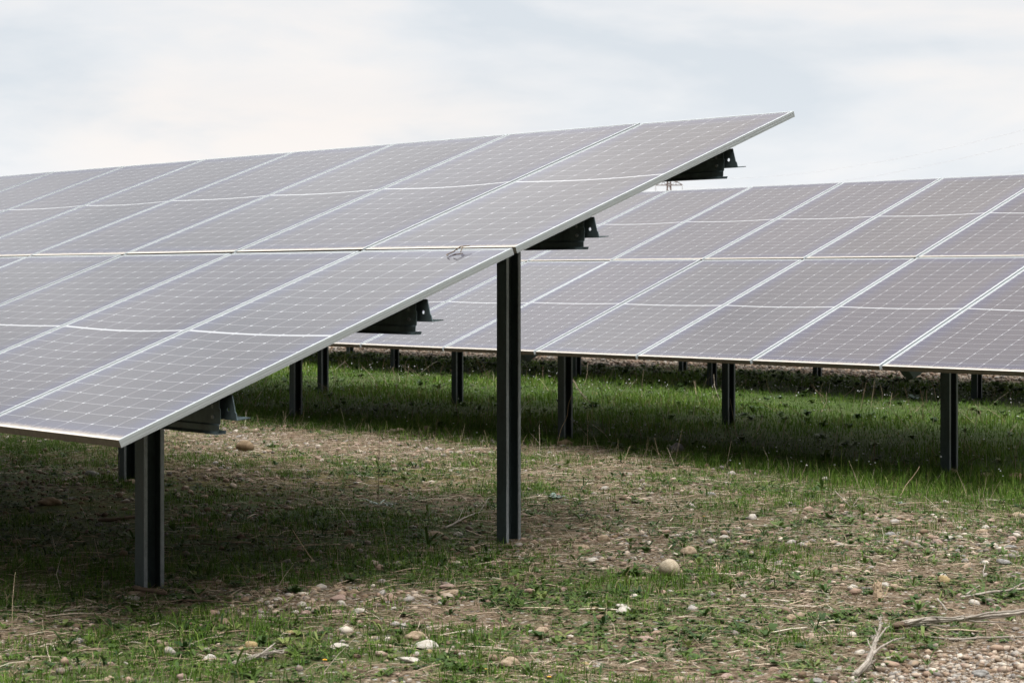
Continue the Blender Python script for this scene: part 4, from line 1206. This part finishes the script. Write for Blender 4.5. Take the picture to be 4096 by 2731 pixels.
rosette(3406, 2458, 110, 'leafy weed in front of the stump', 'weed', 14, 0.55, 0.26, 0.5, layers=2)
rosette(3709, 2228, 85, 'yellow-green grassy tuft left of the right-hand cobble patch', 'weed', 26, 1.2, 0.06, 0.9)
rosette(3465, 2160, 130, 'pale plant with wide flat leaves left of the right-hand cobble patch', 'weed', 8, 0.3, 0.5, 0.85)
rosette(3602, 2016, 62, 'grey-leaved plant before the grass near the right-hand post', 'silver', 7, 0.7, 0.45, 0.3)
rosette(3655, 1598, 90, 'grey-green large-leaved plant in the meadow left of the right-hand post', 'silver', 9, 0.6, 0.42, 0.2)
rosette(3650, 2560, 60, 'small bushy plant at the edge of the gravel in the near right corner', 'weed', 14, 0.7, 0.3, 0.45)
rosette(3880, 2520, 130, 'light green leaves spilling over from the thick bleached branch', 'weed', 14, 0.4, 0.28, 0.75, layers=2)

def flower(u, v, h, label, big=1.0):
    p = gp(u, v + h)
    root = empty('yellow_flower', p); tag(root, label, 'flower', 'single yellow flowers')
    mpp = depth_of(p) / FPX
    hz = h * mpp
    s = tubes_obj('stem', [([np.zeros(3), np.array([0.002, 0, hz * 0.5]), np.array([0, 0.001, hz])], 0.0012, 0.001)], M['weed_plain'], nside=5, wob=0, parent=root)
    bm = bmesh.new()
    for ring, (n, L_, up) in enumerate(((12, 0.0085, 0.25), (9, 0.006, 0.7))):
        for i in range(n):
            a = 2 * PI * i / n + ring * 0.3
            d = Vector((math.cos(a), math.sin(a), up)).normalized() * L_ * big; q = Vector((-math.sin(a), math.cos(a), 0)) * 0.0016 * big
            b = Vector((0, 0, hz + 0.001))
            bm.faces.new([bm.verts.new(c) for c in (b - q * 0.5, b + q * 0.5, b + d * 0.8 + q, b + d, b + d * 0.8 - q)])
    bm_obj('flower_head', bm, M['petal'], root)
kg = NT('stem_green'); kg.p(Base_Color=(0.06, 0.10, 0.03, 1), Roughness=0.6); M['weed_plain'] = kg.m
flower(2816, 2066, 22, 'yellow flower above the egg-shaped boulder beneath the long brown stick', 1.0)
flower(1299, 2640, 20, 'yellow flower at the near left bottom, right of the forked driftwood', 1.15)
flower(1946, 2676, 14, 'yellow flower beside the pointed tan rock at the bottom middle', 0.8)
flower(2196, 2708, 16, 'yellow flower at the very bottom, right of the pointed tan rock', 1.0)

# ------------------------------------------------------------------ pylon and its cables, far off
def pylon():
    d = F_ + (2676 - 2048) / FPX * R_
    DIST = 420.0
    c = CAM + d * DIST
    gz = float(plane_z(c[0], c[1]))
    arm_z = CAM[2] + (1365.5 - 741) / FPX * DIST
    root = empty('pylon', (c[0], c[1], gz)); root.rotation_euler = (0, 0, -YAW)
    tag(root, 'far lattice pylon whose crossarm peeps out between the two arrays', 'pylon')
    hz = arm_z - gz
    def beam(bm, a, b, t):
        a, b = Vector(a), Vector(b); dv = b - a; q = dv.to_track_quat('Z', 'Y').to_matrix().to_4x4()
        vs = []
        for z in (0, dv.length):
            for sx, sy in ((-1, -1), (1, -1), (1, 1), (-1, 1)):
                vs.append(bm.verts.new(a + q @ Vector((sx * t, sy * t, z))))
        for i in range(4):
            j = (i + 1) % 4; bm.faces.new((vs[i], vs[j], vs[4 + j], vs[4 + i]))
        bm.faces.new(vs[3::-1]); bm.faces.new(vs[4:])
    bm = bmesh.new()
    top = hz + 6
    def wid(z):
        return 2.6 * (1 - z / hz) + 0.35 if z < hz else 0.35
    zs = [0, 5, 10, 14.5, 18.5, 22, 25, 28, 30.5, 33, hz - 1.0, hz + 1, hz + 3, top]
    for i in range(len(zs) - 1):
        z0, z1 = zs[i], zs[i + 1]; a, b = wid(z0), wid(z1)
        cs0 = [(-a, -a, z0), (a, -a, z0), (a, a, z0), (-a, a, z0)]; cs1 = [(-b, -b, z1), (b, -b, z1), (b, b, z1), (-b, b, z1)]
        for j in range(4):
            k = (j + 1) % 4
            beam(bm, cs0[j], cs1[j], 0.09); beam(bm, cs0[j], cs1[k], 0.05); beam(bm, cs0[k], cs1[j], 0.05)
    bm_obj('mast', bm, M['pylon'], root)
    for sgn in (-1, 1):
        bm = bmesh.new(); e = 2.75 * sgn + 0.35 * sgn
        for y in (-0.3, 0.3):
            beam(bm, (0.35 * sgn, y, hz), (e, 0, hz), 0.09)
            beam(bm, (0.35 * sgn, y, hz + 1.6), (e, 0, hz + 0.05), 0.09)
            beam(bm, (1.6 * sgn, y * 0.5, hz), (1.6 * sgn, y * 0.5, hz + 0.85), 0.04)
            beam(bm, (0.35 * sgn, y, hz), (1.6 * sgn, y * 0.5, hz + 0.85), 0.04)
        bm_obj('crossarm', bm, M['pylon'], root)
        bm = bmesh.new(); beam(bm, (e, 0, hz - 0.05), (e, 0, hz - 1.5), 0.05)
        for i in range(6): beam(bm, (e, 0, hz - 0.3 - 0.2 * i), (e, 0, hz - 0.36 - 0.2 * i), 0.13)
        bm_obj('insulator', bm, M['cable'], root)
    return c, hz, gz
pc, phz, pgz = pylon()
def cable(u0, v0, d0, u1, v1, d1, sag, label):
    def P(u, v, d): return CAM + (F_ + (u - 2048) / FPX * R_ + np.array([0, 0, -(v - 1365.5) / FPX])) * d
    a, b = P(u0, v0, d0), P(u1, v1, d1)
    pts = [a + (b - a) * t + np.array([0, 0, -sag * 4 * t * (1 - t)]) for t in np.linspace(0, 1, 25)]
    V, Q, T, Gc = tube_np(pts, [0.015] * 25, 5)
    base = V[0].copy()
    o = np_mesh('power_line', V - base, [Q, T], M['cable'], smooth=True); o.location = base
    tag(o, label, 'cable', 'overhead power lines')
cable(2722, 763, 420, 4400, 636, 190, 2.2, 'lowest pale overhead cable, running just above the middle array at the right')
cable(2725, 742, 424, 4400, 492, 190, 3.2, 'faint overhead cable in the right-hand sky, second from the lowest')
cable(2652, 700, 418, 4400, 440, 188, 3.2, 'highest faint overhead cable in the right-hand sky')

# ------------------------------------------------------------------ sky, light, camera
SUN_EL, SUN_AZ = math.radians(60), math.radians(102)     # azimuth measured clockwise from +y
world = bpy.data.worlds.new('World'); scene.world = world; world.use_nodes = True
wt = world.node_tree; wt.nodes.clear()
class WN(NT):
    def __init__(self): self.t = wt
wn = WN()
out = wn.n('ShaderNodeOutputWorld'); bg = wn.n('ShaderNodeBackground')
sky = wn.n('ShaderNodeTexSky', sky_type='NISHITA'); sky.sun_disc = False
sky.sun_elevation = SUN_EL; sky.sun_rotation = SUN_AZ; sky.air_density = 1.0; sky.dust_density = 1.5
tc = wn.n('ShaderNodeTexCoord')
nv = wn.n('ShaderNodeVectorMath', operation='NORMALIZE'); wn.link(tc.outputs['Generated'], nv.inputs[0])
sep = wn.n('ShaderNodeSeparateXYZ'); wn.link(nv.outputs[0], sep.inputs[0])
mp = wn.n('ShaderNodeMapping'); mp.inputs['Scale'].default_value = (1, 1, 3.4); mp.inputs['Location'].default_value = (0.35, 0.1, 0.22)
wn.link(nv.outputs[0], mp.inputs[0])
na = wn.noise(mp.outputs[0], 4.6, 5, 0.52, 0.5)
nb = wn.noise(mp.outputs[0], 13.0, 6, 0.55, 0.3)
cl = wn.math('ADD', wn.math('MULTIPLY', na.outputs[0], 0.75), wn.math('MULTIPLY', nb.outputs[0], 0.25))
z = sep.outputs[2]
# overcast: pale and a little warm low down, cooler grey-blue above, brightest overhead
S_ = 0.1
cc = wn.ramp(cl, [(0.38, (7.5, 8.0, 8.5, 1)), (0.50, (8.6, 8.8, 9.05, 1)), (0.63, (9.7, 9.4, 9.2, 1))])
cream = wn.n('ShaderNodeVectorMath', operation='DOT_PRODUCT'); wn.link(nv.outputs[0], cream.inputs[0])
cream.inputs[1].default_value = Vector((-0.80, 0.605, 0.112)).normalized()
cf_ = wn.math('MULTIPLY', wn.smooth(cream.outputs['Value'], 0.986, 0.9994), wn.math('MULTIPLY', wn.smooth(cl, 0.36, 0.54, 0.35, 1.0), wn.smooth(z, 0.118, 0.158, 1.0, 0.0)))
cc = wn.mix(wn.math('MULTIPLY', cf_, 0.8), cc, (10.0, 9.3, 8.8, 1))
hi = wn.smooth(z, 0.03, 0.17, 1.03, 0.95)
cc2 = wn.mix(wn.smooth(z, 0.02, 0.13, 0.6, 0.0), cc, (9.45, 9.35, 9.35, 1))
# unseen sky belt half way up, shaped for panel reflections; brightest overhead
belt = wn.math('MULTIPLY', wn.smooth(z, 0.20, 0.32), wn.smooth(z, 0.56, 0.74, 1.0, 0.0))
warm = wn.math('MULTIPLY', belt, wn.smooth(sep.outputs[1], 0.42, 0.70, 0.0, 0.8))
cc2 = wn.mix(warm, cc2, (8.9, 8.25, 7.85, 1))
fw0 = wn.n('ShaderNodeVectorMath', operation='DOT_PRODUCT'); wn.link(nv.outputs[0], fw0.inputs[0]); fw0.inputs[1].default_value = (-0.80, 0.60, 0.0)
bl_ = wn.math('MULTIPLY', wn.math('MULTIPLY', belt, wn.smooth(fw0.outputs['Value'], 0.35, 0.8)), wn.math('MULTIPLY', wn.smooth(z, 0.32, 0.52, -0.10, 1.20), wn.smooth(sep.outputs[1], 0.46, 0.68, 1.0, 0.62)))
zb = wn.math('ADD', wn.math('MULTIPLY', hi, wn.math('ADD', 1.0, bl_)), wn.smooth(z, 0.60, 0.95, 0.0, 4.2))
zb = wn.math('MULTIPLY', zb, wn.math('ADD', 1.0, wn.math('MULTIPLY', belt, wn.math('MULTIPLY', wn.math('SUBTRACT', nb.outputs[0], 0.5), 2.3))))
sd = (math.sin(SUN_AZ) * math.cos(SUN_EL), math.cos(SUN_AZ) * math.cos(SUN_EL), math.sin(SUN_EL))
dt = wn.n('ShaderNodeVectorMath', operation='DOT_PRODUCT'); wn.link(nv.outputs[0], dt.inputs[0]); dt.inputs[1].default_value = sd
glow = wn.smooth(dt.outputs['Value'], 0.86, 1.0, 0.0, 4.0)
# low sky outside the view dimmed, added to deepen shade under the arrays
fw = wn.n('ShaderNodeVectorMath', operation='DOT_PRODUCT'); wn.link(nv.outputs[0], fw.inputs[0]); fw.inputs[1].default_value = (-0.72, 0.69, 0.0)
dark = wn.math('MULTIPLY', wn.smooth(fw.outputs['Value'], -0.1, 0.72, 0.80, 0.0), wn.smooth(z, 0.28, 0.70, 1.0, 0.0))
amp = wn.math('ADD', wn.math('MULTIPLY', zb, wn.math('SUBTRACT', 1.0, dark)), glow)
sc_ = wn.n('ShaderNodeVectorMath', operation='SCALE'); wn.link(cc2, sc_.inputs[0]); wn.link(amp, sc_.inputs['Scale'])
fin = wn.mix(0.06, sc_.outputs[0], sky.outputs[0])
below = wn.smooth(z, -0.04, 0.0, 1, 0)
fin = wn.mix(below, fin, (2.2, 2.0, 1.7, 1))
wn.link(fin, bg.inputs[0]); bg.inputs[1].default_value = S_ * 1.05
wn.link(bg.outputs[0], out.inputs[0])

sun = bpy.data.lights.new('sun', 'SUN'); sun.energy = 1.5; sun.angle = math.radians(12); sun.color = (1.0, 0.95, 0.88)
so = bpy.data.objects.new('sun', sun); COL.objects.link(so)
so.rotation_euler = Vector(sd).to_track_quat('Z', 'Y').to_euler(); so.location = (0, 0, 30)

cam = bpy.data.cameras.new('camera'); co = bpy.data.objects.new('camera', cam); COL.objects.link(co)
cam.sensor_width = 36; cam.lens = FPX / 4096 * 36; cam.clip_start = 0.1; cam.clip_end = 4000
co.location = CAM.tolist(); co.rotation_euler = (PI / 2, 0, -YAW)
cam.dof.use_dof = True; cam.dof.focus_distance = 10.2; cam.dof.aperture_fstop = 8.0
scene.camera = co
scene.view_settings.view_transform = 'Standard'; scene.view_settings.look = 'None'
scene.view_settings.exposure = 0.0; scene.view_settings.gamma = 1.0
try: scene.view_settings.use_curve_mapping = False
except Exception: pass
scene.cycles.use_denoising = True
scene.cycles.max_bounces = 6; scene.cycles.diffuse_bounces = 3; scene.cycles.glossy_bounces = 3
